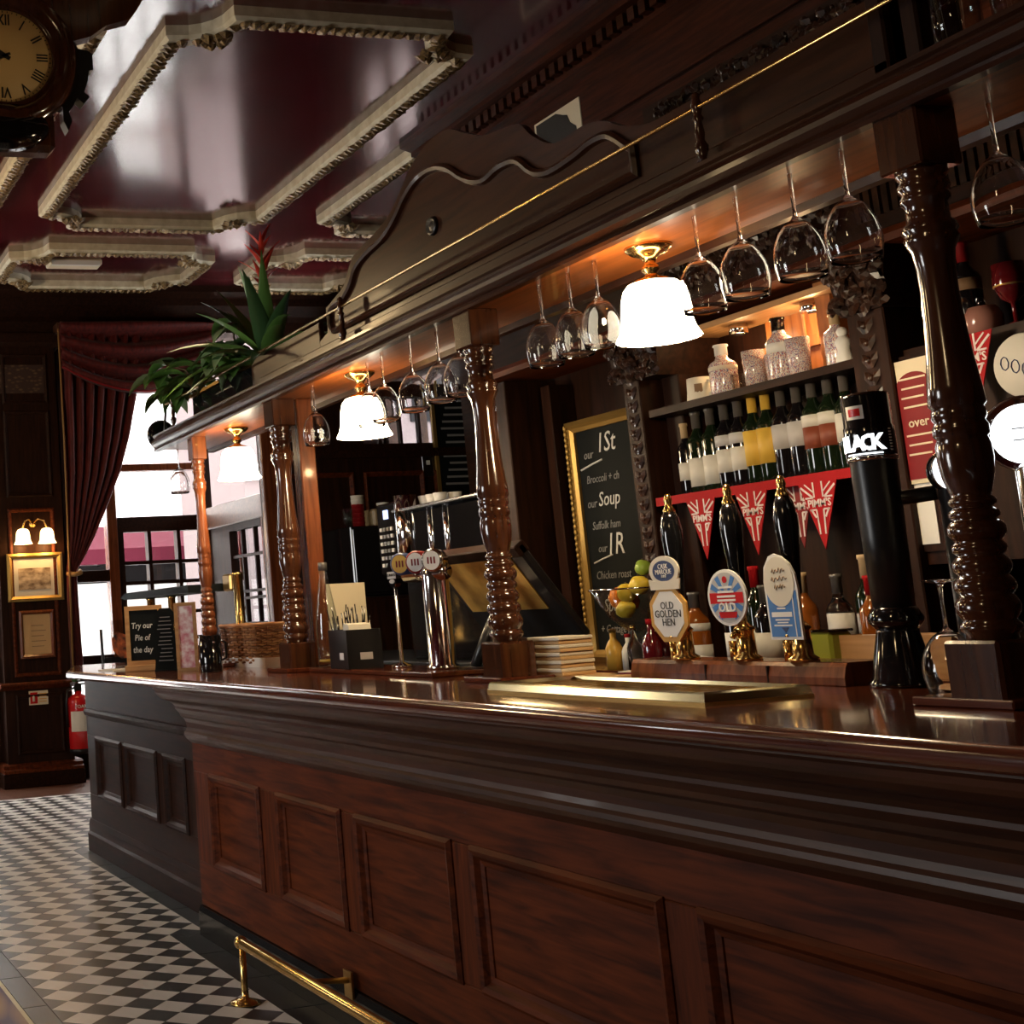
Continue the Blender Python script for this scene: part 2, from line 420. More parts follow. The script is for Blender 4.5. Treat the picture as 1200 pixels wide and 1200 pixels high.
# --- floor tiles, laid corner to corner along the bar
D = 0.1616; HD = D/2*0.985
def tile_mesh(kind, name, m):
    pts = {'full': [(-HD, 0), (0, -HD), (HD, 0), (0, HD)], 'left': [(-HD, 0.0), (HD, 0.0), (0, HD)], 'right': [(-HD, 0.0), (0, -HD), (HD, 0.0)]}[kind]
    b = MB(); b.prism(pts, 'z', -0.012, 0.0)
    o = b.build(name, m, FL); me = o.data; bpy.data.objects.remove(o); return me
TM = {(k, c): tile_mesh(k, 'tile', 'tile_'+c) for k in ('full', 'left', 'right') for c in ('white', 'black')}
tiles = []
def jmax(x): return 4 if x < 5.80 else (5 if x < 8.34 else 14)
for i in range(-31, 22):
    xw = 5.947-D*i
    for j in range(0, 15):
        if j <= jmax(xw):
            half = j == jmax(xw)
            tiles.append((xw, -1.066-D*(j+0.5), 'left' if half else 'full', 'white'))
    xb = 5.947-D*(i+0.5)
    for j in range(0, 15):
        if j <= jmax(xb):
            tiles.append((xb, -1.066-D*j, 'right' if j == 0 else 'full', 'black'))
tiles = [t for t in tiles if 2.6 < t[0] < 10.9]
tiles.sort(key=lambda t: t[0]**2+t[1]**2 if t[0] > 3.7 else 900)
far = {'white': MB(), 'black': MB()}
for n, (x, y, k, c) in enumerate(tiles):
    if n < 300:
        o = bpy.data.objects.new('tile', TM[(k, c)]); COL.objects.link(o); o.parent = FL; o.location = (x, y, 0)
    else:
        me = TM[(k, c)]
        far[c].add([tuple(v.co) for v in me.vertices], [tuple(p.vertices) for p in me.polygons], False, Matrix.Translation((x, y, 0)))
for c in far:
    o = far[c].build('distant_tiles', 'tile_'+c, FL); o['kind'] = 'stuff'
x = 2.4
while x < 10.7:          # dark border slabs either side of the chequer
    MB().box(x+0.003, x+0.437, -1.063, -0.975, -0.012, 0.0).build('border_tile', 'tile_black', FL)
    if x < 5.75: MB().box(x+0.003, min(x+0.437, 5.86), -1.925, -1.797, -0.012, -0.001).build('border_tile', 'tile_black', FL)
    elif x < 8.3: MB().box(max(x, 5.86)+0.003, x+0.437, -2.12, -1.957, -0.012, -0.001).build('border_tile', 'tile_black', FL)
    x += 0.44
MB().box(10.9, 10.975, -3.4, -1.07, -0.012, 0.0).build('border_strip', 'tile_white', FL)
MB().box(8.2, 10.88, -6.0, -3.33, -0.012, -0.001).build('service_floor', 'plinth_black', FL)
MB().box(-2.0, 8.2, -4.6, -2.2, -0.012, -0.001).build('service_floor', 'plinth_black', FL)
structure(MB().box(-2.0, 10.9, -0.969, -0.952, -0.012, 0.004).build('trim_1', 'cream_plaster'))
tag(MB().box(-2.0, 10.9, -0.951, 2.95, -0.004, 0.006).build('carpet', 'carpet'), 'patterned purple and gold carpet beside the chequered tiles', 'carpet')
MB().box(-2.0, 2.6, -1.93, -0.97, -0.012, -0.002).build('service_floor', 'plinth_black', FL)

# --- ceiling panel mouldings: cream sides, gilt leaf along the underside
def scooped(x0, x1, y0, y1, r, n=5):
    pts = []
    for cx, cy, a in ((x0, y0, 90), (x1, y0, 180), (x1, y1, 270), (x0, y1, 0)):
        for k in range(n+1):
            t = R(a-90*k/n)
            pts.append((cx+r*math.cos(t), cy+r*math.sin(t)))
    return pts
LEAF = [(-0.5, 0, 0), (-0.18, 0.5, 0.25), (0.35, 0.42, 0.35), (0.5, 0, 0.1), (0.35, -0.42, 0.35), (-0.18, -0.5, 0.25), (0.0, 0, 0.9)]
LEAFF = [(0, 1, 6), (1, 2, 6), (2, 3, 6), (3, 4, 6), (4, 5, 6), (5, 0, 6)]
def ceiling_frame(k, x0, x1, y0, y1, r):
    pts = scooped(x0, x1, y0, y1, r)
    prof = [(-0.055, CE+0.01), (0.055, CE+0.01), (0.055, CE-0.055), (0.035, CE-0.075), (-0.035, CE-0.075), (-0.055, CE-0.055)]
    o = structure(MB().sweep_frame(pts, prof, 'z').build('trim_%d' % k, 'cream_plaster'))
    g = MB()
    n = len(pts)
    for i in range(n):
        p, q = Vector(pts[i]), Vector(pts[(i+1) % n]); L = (q-p).length; m_ = max(1, int(L/0.055))
        for t in range(m_):
            c = p.lerp(q, (t+0.5)/m_); a = math.atan2(q.y-p.y, q.x-p.x)
            s = 0.062*random.uniform(0.85, 1.2)
            tf = Matrix.Translation((c.x, c.y, CE-0.072)) @ Matrix.Rotation(a+random.uniform(-0.5, 0.5), 4, 'Z') @ Matrix.Diagonal((s*1.05, s*1.5, -0.034, 1))
            g.add(LEAF, LEAFF, False, tf)
    l = g.build('gilt_leaves', 'gilt_leaf', o, recalc=False); l['kind'] = 'stuff'
    for cx, cy in ((x0, y0), (x1, y0), (x1, y1), (x0, y1)):
        sx = 1 if cx == x0 else -1; sy = 1 if cy == y0 else -1
        rb = MB(); c = (cx+sx*r*0.78, cy+sy*r*0.78, CE-0.06)
        for q in range(6):
            a = q*PI/3
            rb.add(LEAF, LEAFF, False, Matrix.Translation((c[0]+0.05*math.cos(a), c[1]+0.05*math.sin(a), c[2])) @ Matrix.Rotation(a, 4, 'Z') @ Matrix.Diagonal((0.10, 0.07, -0.06, 1)))
        rb.ball(c, 0.028, 0.028, 0.03, 8)
        rb.build('rosette', 'gilt_leaf', o, recalc=False)
kk = 2
for (x0, x1) in ((1.6, 5.35), (6.1, 9.68), (10.38, 11.55)):
    for (y0, y1) in ((-1.84, -0.12), (-3.97, -2.27), (-6.1, -4.52)):
        if y0 < -6 and x0 < 6: continue
        if y0 < -6: y0 = -5.75
        ceiling_frame(kk, x0, x1, y0, y1, 0.27); kk += 1
# --- dark cornice where the end wall meets the ceiling
def xprism(name, prof, x0, x1, m, parent=None, kind=True, bevel=0.0):
    o = MB().prism(prof, 'x', x0, x1).build(name, m, parent, bevel=bevel)
    if parent is None and kind: structure(o)
    return o
b = MB().prism([(12.0, CE), (11.62, CE), (11.62, CE-0.06), (11.72, CE-0.1), (11.72, CE-0.17), (11.8, CE-0.26), (11.86, CE-0.3), (11.86, CE-0.40), (12.0, CE-0.42)], 'y', -5.8, 3.0)
structure(b.build('trim_40', 'dark_wood'))
structure(MB().box(11.70, 12.0, -4.5, -2.86, 4.00, 4.085).build('trim_41', 'floor_wood'))
# --- bulkhead above the back bar: boards, cornice and dentils
b = MB().prism([(-4.6, CE), (-4.36, CE), (-4.36, CE-0.035), (-4.44, CE-0.06), (-4.44, CE-0.09), (-4.53, CE-0.10), (-4.53, CE-0.19), (-4.50, CE-0.20), (-4.50, CE-0.225), (-4.56, CE-0.25), (-4.6, CE-0.26)], 'x', -2.2, 7.85)
cor = structure(b.build('trim_42', 'dark_bulkhead_wood'))
dm = MB().box(-0.026, 0.026, -4.53, -4.475, CE-0.175, CE-0.105).build('dentil', 'dark_bulkhead_wood', cor); dm.location.x = 7.76
for k in range(1, 44):
    o = dm.copy(); COL.objects.link(o); o.location.x = 7.76-0.088*k
for k, z in enumerate((3.2, 3.55, 3.9)):
    MB().box(-2.2, 7.7, -4.6, -4.575, z, z+0.33).build('board', 'dark_bulkhead_wood', WB, bevel=0.004)

# --- end wall pilaster: dado, plinth, panels
p = MB(); p.box(11.74, 12.0, -2.83, -2.24, 0, 4.0)
pil = structure(p.build('trim_43', 'dark_wood_z'))
MB().box(11.66, 12.0, -2.90, -2.18, 0.0, 0.125).build('plinth', 'dark_wood', pil, bevel=0.006)
MB().prism([(11.66, 0.125), (11.67, 0.15), (11.70, 0.16), (11.70, 0.185), (11.73, 0.2), (12.0, 0.2), (12.0, 0.125)], 'y', -2.89, -2.19).build('plinth_moulding', 'rail_wood', pil)
MB().prism([(11.68, 0.885), (11.665, 0.875), (11.665, 0.86), (11.70, 0.84), (11.74, 0.82), (12.0, 0.82), (12.0, 0.885)], 'y', -2.88, -2.19).build('dado_rail', 'rail_wood', pil)
MB().prism([(11.70, 3.98), (11.70, 3.9), (11.74, 3.86), (12.0, 3.86), (12.0, 3.98)], 'y', -2.88, -2.19).build('capital', 'dark_wood', pil)
def pil_panel(z0, z1, m='dark_wood'):
    MB().sweep_frame([(-2.75, z0), (-2.33, z0), (-2.33, z1), (-2.75, z1)], [(0, 11.742), (0, 11.728), (0.012, 11.722), (0.03, 11.728), (0.035, 11.742)], 'x').build('panel_moulding', m, pil)
for z0, z1 in ((0.27, 0.78), (0.93, 2.40), (2.50, 3.28), (3.34, 3.8)): pil_panel(z0, z1, 'rail_wood' if z1 == 2.40 else 'dark_wood')
MB().box(11.735, 11.745, -2.72, -2.24, 3.44, 3.70).build('wallpaper_panel', 'wallpaper', pil)

# --- the street window (window_1): posts, rails, muntins and each pane
def yz(b, y0, y1, z0, z1, x0=11.98, x1=12.08): b.box(x0, x1, y0, y1, z0, z1); return b
win = MB()
yz(win, -2.97, -2.90, 0.93, 4.02); yz(win, -4.34, -4.26, 0.93, 4.02); yz(win, -4.26, -2.97, 3.95, 4.02); yz(win, -4.26, -2.97, 0.93, 1.0)
win = structure(win.build('window_1', 'dark_wood_z'))
yz(MB(), -3.395, -3.30, 1.0, 3.95, 11.95, 12.09).build('mullion', 'post_red', win, bevel=0.006)
yz(MB(), -4.26, -3.395, 2.735, 2.80, 11.95, 12.09).build('transom', 'post_red', win, bevel=0.006)
yz(MB(), -4.26, -3.395, 2.17, 2.31).build('door_head', 'dark_wood', win, bevel=0.004)
yz(MB(), -3.30, -2.97, 1.73, 1.835).build('sidelight_rail', 'dark_wood', win, bevel=0.004)
yz(MB(), -3.455, -3.395, 1.0, 2.17).build('door_stile', 'dark_wood_z', win)
for yy in (-3.705, -3.99): yz(MB(), yy-0.017, yy+0.017, 1.0, 2.17).build('muntin', 'dark_wood_z', win)
for zz in (1.885, 1.70, 1.42, 1.18): yz(MB(), -4.26, -3.455, zz-0.016, zz+0.016, 11.99, 12.07).build('muntin', 'dark_wood', win)
yz(MB(), -4.26, -3.455, 1.0, 1.1).build('door_rail', 'dark_wood', win)
yz(MB(), -3.30, -2.97, 1.0, 1.07).build('sidelight_sill', 'dark_wood', win)
cols = [(-3.688, -3.455), (-3.973, -3.722), (-4.26, -4.007)]
rows = [(1.901, 2.17), (1.716, 1.869), (1.436, 1.684), (1.196, 1.404), (1.1, 1.164)]
for y0, y1 in cols:
    for z0, z1 in rows: yz(MB(), y0, y1, z0, z1, 12.03, 12.036).build('pane', 'pane', win)
for y0, y1, z0, z1 in ((-4.26, -3.395, 2.31, 2.735), (-4.26, -3.395, 2.80, 3.95), (-3.30, -2.97, 1.835, 3.95), (-3.30, -2.97, 1.07, 1.73)):
    yz(MB(), y0, y1, z0, z1, 12.03, 12.036).build('pane', 'pane', win)
yz(MB(), -4.98, -4.92, 0.93, 4.02).build('jamb', 'dark_wood_z', win)
yz(MB(), -4.92, -4.34, 2.20, 2.28).build('transom', 'dark_wood', win); yz(MB(), -4.62, -4.585, 1.0, 2.2).build('mullion', 'post_red', win); yz(MB(), -4.92, -4.34, 0.93, 1.0).build('sill', 'dark_wood', win)
for z0, z1 in ((1.0, 2.2), (2.28, 3.98)): yz(MB(), -4.92, -4.34, z0, z1, 12.03, 12.036).build('pane', 'pane', win)
for y0, y1 in ((-3.35, -2.95), (-3.80, -3.42), (-4.26, -3.87), (-4.90, -4.38)):
    yz(MB(), y0, y1, 0.30, 0.93, 12.03, 12.036).build('pane', 'pane', win)
for y in (-3.385, -3.835, -4.32): yz(MB(), y-0.035, y+0.035, 0.22, 0.93).build('mullion', 'dark_wood_z', win)
yz(MB(), -4.92, -2.95, 0.22, 0.30).build('sill', 'dark_wood', win)
# the twin window on the other side of the pilaster
w3 = MB(); yz(w3, -1.95, -1.88, 0.3, 3.9); yz(w3, -1.07, -1.0, 0.3, 3.9); yz(w3, -1.88, -1.07, 3.83, 3.9); yz(w3, -1.88, -1.07, 0.3, 0.4); yz(w3, -1.88, -1.07, 2.4, 2.48)
w3 = structure(w3.build('window_6', 'dark_wood_z'))
for z0, z1 in ((0.4, 2.4), (2.48, 3.83)): yz(MB(), -1.88, -1.07, z0, z1, 12.03, 12.036).build('pane', 'pane', w3)
# side wall window beyond the lobby screen
w2 = MB().frame(10.1, 11.3, 2.4, 3.4, -5.95, -5.85, 0.06); w2.box(10.68, 10.72, -5.95, -5.85, 2.46, 3.34)
w2 = structure(w2.build('window_2', 'dark_wood_z')); MB().box(10.15, 11.25, -5.905, -5.9, 2.45, 3.35).build('pane', 'pane', w2)
# --- glazed lobby screen behind the bar end
scr = thing('lobby_screen', 'dark glazed wooden screen beside the far end of the bar', 'screen', (0, 0, 0))
MB().box(11.50, 11.98, -4.36, -4.30, 0, 2.35).build('solid_panel', 'dark_wood_z', scr)
MB().box(8.7, 10.55, -4.36, -4.30, 0, 2.35).build('solid_panel', 'dark_wood_z', scr)
f = MB().frame(10.55, 11.50, 0.95, 2.16, -4.37, -4.29, 0.06)
for x in (10.9, 11.2): f.box(x-0.012, x+0.012, -4.35, -4.31, 1.01, 2.10)
for z in (1.87, 1.56, 1.50, 1.28): f.box(10.61, 11.44, -4.35, -4.31, z-0.012, z+0.012)
f.build('glazing_frame', 'dark_wood_z', scr)
MB().box(10.60, 11.45, -4.333, -4.327, 1.0, 2.11).build('pane', 'pane_dusty', scr)
MB().box(8.7, 11.98, -4.40, -4.26, 2.16, 2.36).build('head_rail', 'floor_wood', scr, bevel=0.006)
MB().box(10.55, 11.50, -4.36, -4.30, 0, 0.95).build('lower_panel', 'dark_wood_z', scr)
MB().box(10.40, 10.55, -4.42, -4.24, 0, 2.16).build('stile', 'post_red', scr, bevel=0.006)
# --- partition at the end of the servery
par = structure(MB().box(8.65, 8.75, -4.30, -3.53, 0, 2.95).box(8.65, 8.75, -5.8, -4.90, 0, 2.95).box(8.65, 8.75, -4.90, -4.30, 0, 2.5).box(8.65, 8.75, -4.90, -4.30, 2.86, 2.95).build('wall_partition', 'dark_wood_z'))
MB().box(8.60, 8.66, -3.60, -3.50, 0, 2.95).build('stile', 'post_red', par, bevel=0.006)
MB().box(8.62, 8.66, -5.75, -3.60, 2.40, 2.46).build('rail', 'dark_wood', par)
MB().box(8.695, 8.70, -4.90, -4.30, 2.5, 2.86).build('fanlight_pane', 'pane_dusty', par)
for y in (-4.45, -4.62, -4.77): MB().box(8.68, 8.72, y-0.01, y+0.01, 2.5, 2.86).build('muntin', 'dark_wood_z', par)
for y0, y1 in ((-4.20, -3.70), (-4.75, -4.28), (-5.3, -4.83)):
    MB().sweep_frame([(y0, 1.5), (y1, 1.5), (y1, 2.3), (y0, 2.3)], [(0, 8.652), (0, 8.635), (0.012, 8.628), (0.035, 8.652)], 'x').build('panel_moulding', 'rail_wood', par)

# ================================================================== THE STREET OUTSIDE
tag(MB().box(12.3, 40, -30, 20, -0.2, -0.1).build('pavement', 'pavement'), 'pale sunlit pavement outside the street window', 'pavement')
aw = thing('shop_awning', 'dark red shop awning across the street seen through the panes', 'awning', (19, -5.5, 0))
MB().prism([(0, 2.42), (1.6, 2.86), (1.62, 2.84), (0.02, 2.38)], 'y', -6, 6).build('canopy', 'awning_red', aw)
MB().box(-0.01, 0.01, -6, 6, 2.20, 2.42).build('valance', 'awning_red', aw)
for y in (-5.9, 0, 5.9): MB().tube([(1.6, y, 2.25), (0.02, y, 2.25)], 0.02).build('arm', 'street_dark', aw)
bd = thing('shop_building', 'pale stone shop building across the street', 'building', (20.7, -5.5, 0))
MB().box(0, 4, -9, 9, -0.1, 9).build('facade', 'stone_pale', bd)
MB().box(-0.05, 0, -6, 6, 1.98, 2.26).build('shop_sign_band', 'street_dark', bd)
for y in (-4.5, -1.5, 1.5, 4.5): MB().box(-0.04, 0.0, y-0.6, y+0.6, 5.2, 7.2).build('window', 'street_dark', bd)
nh = thing('corner_house', 'rose grey corner house outside beyond the lobby screen', 'building', (15.6, -7.6, 0))
MB().box(0, 2.5, -2.0, 1.5, -0.1, 7).build('facade', 'stone_rose', nh)
MB().box(-0.06, 0, -2.0, 1.5, 3.0, 3.2).build('string_course', 'stone_pale', nh)
for y in (-1.2, 0.7): MB().box(-0.03, 0, y-0.35, y+0.35, 3.7, 5.2).build('window', 'street_dark', nh)
# ---- globe lamps that hang over the drinking side of the room
def hanging_globe(x, y, z, label, power):
    t = thing('hanging_lamp', label, 'lamp', (x, y, CE), 0, 'globe lamps hanging over the drinking side')
    MB().lathe([(0.0, 0), (0.07, 0), (0.06, -0.02), (0.02, -0.04), (0.0, -0.04)], 18).build('ceiling_rose', 'brass_dull', t)
    MB().tube([(0, 0, 0), (0, 0, z-CE+0.15)], 0.009, 8).build('rod', 'brass_dull', t)
    MB().lathe([(0.05, z-CE+0.17), (0.055, z-CE+0.13), (0.05, z-CE+0.12)], 18).build('gallery', 'brass_dull', t)
    MB().ball((0, 0, z-CE), 0.14, seg=20).build('globe', 'glow_globe', t)
    l = bpy.data.lights.new('lamp_light', 'POINT'); l.energy = power; l.color = (1, 0.70, 0.36); l.shadow_soft_size = 0.15
    lo = bpy.data.objects.new('lamp_light', l); COL.objects.link(lo); lo.parent = t; lo.location = (0, 0, z-CE-0.30)
hanging_globe(8.7, -0.05, 3.5, 'lit globe lamp hanging over the chequered floor by the window end', 75)
hanging_globe(6.4, 1.5, 3.4, 'lit globe lamp hanging over the carpet facing the bar', 22)
hanging_globe(0.9, 1.0, 3.3, 'lit globe lamp hanging over the carpet facing the clock', 26)
# ================================================================== BAR COUNTER
bar = thing('bar_counter', 'long dark mahogany bar counter front with moulded panels', 'counter', (0, 0, 0))
YN, YF, X0, XE = -1.93, -2.065, 5.80, 8.22
MB().box(-1.6, X0, YN-0.10, YN-0.012, 0.10, 0.83).build('front_board', 'rail_wood', bar)
MB().box(X0, XE, YF-0.10, YF-0.012, 0.10, 1.06).build('front_board', 'dark_wood', bar)
MB().box(XE-0.05, XE, -2.62, YF-0.012, 0.05, 1.06).build('end_board', 'dark_wood_z', bar)
MB().box(X0-0.03, X0, YF-0.02, YN-0.004, 0.1, 0.86).build('end_stile', 'dark_wood_z', bar)
near = [(5.02, 5.58), (4.285, 4.837), (3.555, 4.168), (2.64, 3.441), (1.70, 2.52), (0.78, 1.58), (-0.2, 0.66)]
farp = [(7.46, 8.0), (6.79, 7.385), (6.325, 6.66)]
def panel(x0, x1, z0, z1, y, m):
    # framing is proud of the field: raised moulding round a fielded panel
    f = MB().sweep_frame([(x0, z0), (x1, z0), (x1, z1), (x0, z1)], [(-0.006, y-0.012), (-0.006, y+0.004), (0.006, y+0.014), (0.020, y+0.010), (0.032, y-0.004), (0.046, y-0.008), (0.052, y-0.022), (0.052, y-0.03), (0, y-0.03)], 'y')
    o = f.build('panel_moulding', m, bar)
    MB().box(x0+0.045, x1-0.045, y-0.035, y-0.018, z0+0.045, z1-0.045).build('panel', 'panel_wood' if m == 'rail_wood' else 'dark_wood_z', bar)
    return o
for x0, x1 in near: panel(x0, x1, 0.31, 0.69, YN, 'rail_wood')
for x0, x1 in farp: panel(x0, x1, 0.335, 0.685, YF, 'dark_wood')
def rails(y, xa, xb, ps, z0, z1, zb, zt, m, mz):     # stiles and rails standing proud round the panels
    MB().box(xa, xb, y-0.02, y, z1, zt).build('top_rail', m, bar, bevel=0.003)
    MB().box(xa, xb, y-0.02, y, zb, z0).build('bottom_rail', m, bar, bevel=0.003)
    xs = sorted([xa, xb]+[q for p_ in ps for q in p_])
    for a, b_ in zip(xs[::2], xs[1::2]): MB().box(a+0.001, b_-0.001, y-0.02, y, z0, z1).build('stile', mz, bar, bevel=0.003)
rails(YN, -1.6, X0, near, 0.31, 0.69, 0.125, 0.83, 'rail_wood', 'panel_wood')
rails(YF, X0, XE, farp, 0.335, 0.685, 0.16, 1.06, 'dark_wood', 'dark_wood_z')
xprism('plinth', [(YN-0.05, 0), (YN+0.017, 0), (YN+0.017, 0.10), (YN+0.008, 0.122), (YN-0.05, 0.128)], -1.6, X0, 'plinth_black', bar)
xprism('plinth', [(YF-0.05, 0), (YF+0.022, 0), (YF+0.022, 0.10), (YF+0.012, 0.115), (YF+0.012, 0.155), (YF+0.003, 0.185), (YF-0.05, 0.2)], X0, XE+0.02, 'dark_wood', bar)
# the deep cornice under the worktop
prof = [(-2.0, 1.062), (-1.765, 1.062), (-1.763, 1.056), (-1.772, 1.048), (-1.776, 1.036), (-1.782, 1.026), (-1.796, 1.012), (-1.806, 1.006),
        (-1.830, 0.998), (-1.852, 0.984), (-1.862, 0.972), (-1.862, 0.962), (-1.868, 0.955), (-1.880, 0.942), (-1.886, 0.928), (-1.900, 0.918),
        (-1.909, 0.900), (-1.912, 0.880), (-1.908, 0.866), (-1.900, 0.858), (-1.898, 0.846), (-1.905, 0.832), (-1.918, 0.820), (-1.932, 0.808), (-2.0, 0.806)]
xprism('cornice', prof, -1.6, X0, 'cornice_wood', bar)
xprism('frieze_band', [(YF-0.03, 0.845), (YF+0.012, 0.84), (YF+0.018, 0.825), (YF+0.010, 0.805), (YF-0.002, 0.795), (YF-0.03, 0.79)], X0-0.01, XE, 'dark_wood', bar)
# worktop with a rounded nosing; its far end is cut at a slant
ZT = 1.103
def nosing(d): return [(d, 1.062), (d-0.0, 1.062)]
top = MB()
edge = [(-1.757, 1.061), (-1.747, 1.068), (-1.744, 1.080), (-1.747, 1.092), (-1.754, 1.100), (-1.764, ZT)]
path = [(-1.6, 0), (7.35, 0), (8.27, -0.26), (8.27, -0.9)]     # plan line: x, y-offset from the straight front
vs = []; n = len(edge)
for (x, dy) in path:
    for (y, z) in edge: vs.append((x, y+dy, z))
fs = [(i*n+k, (i+1)*n+k, (i+1)*n+k+1, i*n+k+1) for i in range(len(path)-1) for k in range(n-1)]
top.add(vs, fs, True)
ring = [(p[0], edge[-1][0]+p[1]) for p in path]+[(-1.6, -2.664)]
low = [(p[0], edge[0][0]+p[1]) for p in path]+[(-1.6, -2.664)]
top.add([(a, c, ZT) for a, c in ring], [tuple(range(len(ring)))])
top.add([(a, c, 1.061) for a, c in low], [tuple(range(len(low)))[::-1]])
top.add([(8.27, -2.664, ZT), (-1.6, -2.664, ZT), (-1.6, -2.664, 1.061), (8.27, -2.664, 1.061)], [(0, 1, 2, 3)])
tag(top.build('countertop', 'top_wood'), 'glossy red-brown polished wooden countertop running along the bar', 'countertop')
# the servery shelf behind (serving side of the counter)
MB().box(-1.6, XE-0.05, -2.60, YF-0.1, 0.55, 0.58).build('back_shelf', 'dark_wood', bar)
# ---- brass foot rail
fr = thing('foot_rail', 'polished brass foot rail on a floor standard along the bar plinth', 'foot rail', (0, 0, 0))
MB().tube([(4.745, -1.712, 0.203), (4.72, -1.712, 0.203), (-1.5, -1.712, 0.203)], 0.019, 14).build('tube', 'brass', fr)
MB().lathe([(0.0, -0.004), (0.02, 0), (0.024, 0.008), (0.024, 0.022), (0.021, 0.03), (0.0, 0.03)], 14, tf=Matrix.Translation((4.752, -1.712, 0.203)) @ Matrix.Rotation(R(-90), 4, 'Y')).build('end_cap', 'brass', fr)
for x in (4.73, 1.6):
    MB().lathe([(0.055, 0), (0.055, 0.006), (0.03, 0.012), (0.014, 0.02), (0.0125, 0.05), (0.012, 0.19)], 16, (x, -1.712, 0)).build('standard', 'brass', fr)
for x in (4.28, 3.2):
    o = MB().tube([(x, -1.712, 0.195), (x, -1.78, 0.165), (x, -1.912, 0.155)], 0.010, 8).build('bracket', 'brass_dull', fr)
    MB().box(x-0.03, x+0.03, -1.914, -1.906, 0.10, 0.185).build('bracket_plate', 'brass_dull', fr)

# ================================================================== CANOPY OVER THE BAR
can = thing('bar_canopy', 'dark wooden canopy shelf carried on turned posts above the bar', 'canopy', (0, 0, 0))
CZ = 2.268; CX0, CX1 = -1.6, 7.02
MB().box(CX0, CX1-0.04, -2.56, -2.245, CZ, CZ+0.03).build('soffit', 'soffit_wood', can)
xprism('nosing', [(-2.26, CZ-0.004), (-2.232, CZ-0.004), (-2.226, CZ+0.004), (-2.232, CZ+0.014), (-2.224, CZ+0.020), (-2.214, CZ+0.032), (-2.213, CZ+0.044), (-2.219, CZ+0.056), (-2.230, CZ+0.062), (-2.233, CZ+0.070), (-2.226, CZ+0.076), (-2.226, CZ+0.086), (-2.26, CZ+0.090)], CX0, CX1, 'canopy_wood', can)
MB().box(CX0, CX1-0.02, -2.56, -2.25, CZ+0.03, CZ+0.086).build('shelf_board', 'canopy_wood', can)
xprism('back_bead', [(-2.56, CZ-0.02), (-2.53, CZ-0.02), (-2.525, CZ+0.0), (-2.54, CZ+0.03), (-2.57, CZ+0.03), (-2.57, CZ-0.01)], CX0, CX1-0.04, 'canopy_wood', can)
# crest board with its stepped and scrolled outline
crest = [(2.10, 2.35), (4.98, 2.35), (4.98, 2.44), (4.90, 2.46), (4.90, 2.56), (4.80, 2.585), (4.72, 2.61), (4.66, 2.67), (4.60, 2.705), (4.42, 2.735), (4.30, 2.77), (4.20, 2.83), (4.10, 2.89), (3.98, 2.925), (3.85, 2.92), (3.75, 2.87), (3.64, 2.82), (3.52, 2.80), (3.44, 2.78), (3.38, 2.72), (3.28, 2.66), (3.14, 2.66), (3.05, 2.64), (2.98, 2.60), (2.88, 2.565), (2.80, 2.56), (2.10, 2.56)]
def smooth_line(pts, n=4):
    out = []
    for i in range(len(pts)-1):
        p0, p1, p2, p3 = [Vector(pts[max(0, min(len(pts)-1, j))]) for j in (i-1, i, i+1, i+2)]
        for k in range(n):
            t = k/n; out.append(tuple(0.5*((2*p1)+(p2-p0)*t+(2*p0-5*p1+4*p2-p3)*t*t+(3*p1-p0-3*p2+p3)*t**3)))
    return out+[tuple(pts[-1])]
crest = crest[:4]+smooth_line(crest[4:-1])+crest[-1:]
MB().prism([(x, z) for x, z in crest], 'y', -2.345, -2.322).build('crest_board', 'canopy_wood', can)
mould = [(2.92, 2.435), (4.70, 2.435), (4.84, 2.44), (4.87, 2.48), (4.85, 2.55), (4.74, 2.565), (4.66, 2.60), (4.60, 2.655), (4.50, 2.685), (4.36, 2.705), (4.26, 2.745), (4.17, 2.80), (4.07, 2.835), (3.96, 2.835), (3.86, 2.80), (3.76, 2.73), (3.66, 2.69), (3.56, 2.70), (3.46, 2.685), (3.38, 2.62), (3.30, 2.595), (3.18, 2.60), (3.10, 2.61), (3.02, 2.60), (2.95, 2.545), (2.92, 2.525)]
mould = mould[:2]+smooth_line(mould[2:-1])+mould[-1:]
MB().sweep_frame(mould, [(0.0, -2.324), (0.0, -2.312), (0.010, -2.304), (0.022, -2.308), (0.028, -2.324)], 'y').build('raised_moulding', 'canopy_wood', can)
MB().lathe([(0.0, 0.012), (0.012, 0.012), (0.022, 0.006), (0.03, 0.014), (0.034, 0.0)], 16, tf=Matrix.Translation((4.0, -2.322, 2.63)) @ Matrix.Rotation(R(-90), 4, 'X')).build('boss', 'black_satin', can)
MB().box(2.10, 5.60, -2.322, -2.30, CZ+0.088, CZ+0.14).build('fascia_strip', 'canopy_wood', can, bevel=0.004)
MB().box(4.98, 5.75, -2.345, -2.322, CZ+0.088, 2.52).build('fascia_board', 'canopy_wood', can, bevel=0.004)
MB().box(2.10, 2.14, -2.40, -2.30, CZ+0.088, 2.60).build('end_pilaster', 'dark_wood_z', can, bevel=0.005)
MB().box(2.02, 2.06, -2.42, -2.30, CZ+0.088, 2.60).build('end_pilaster', 'dark_wood_z', can, bevel=0.005)
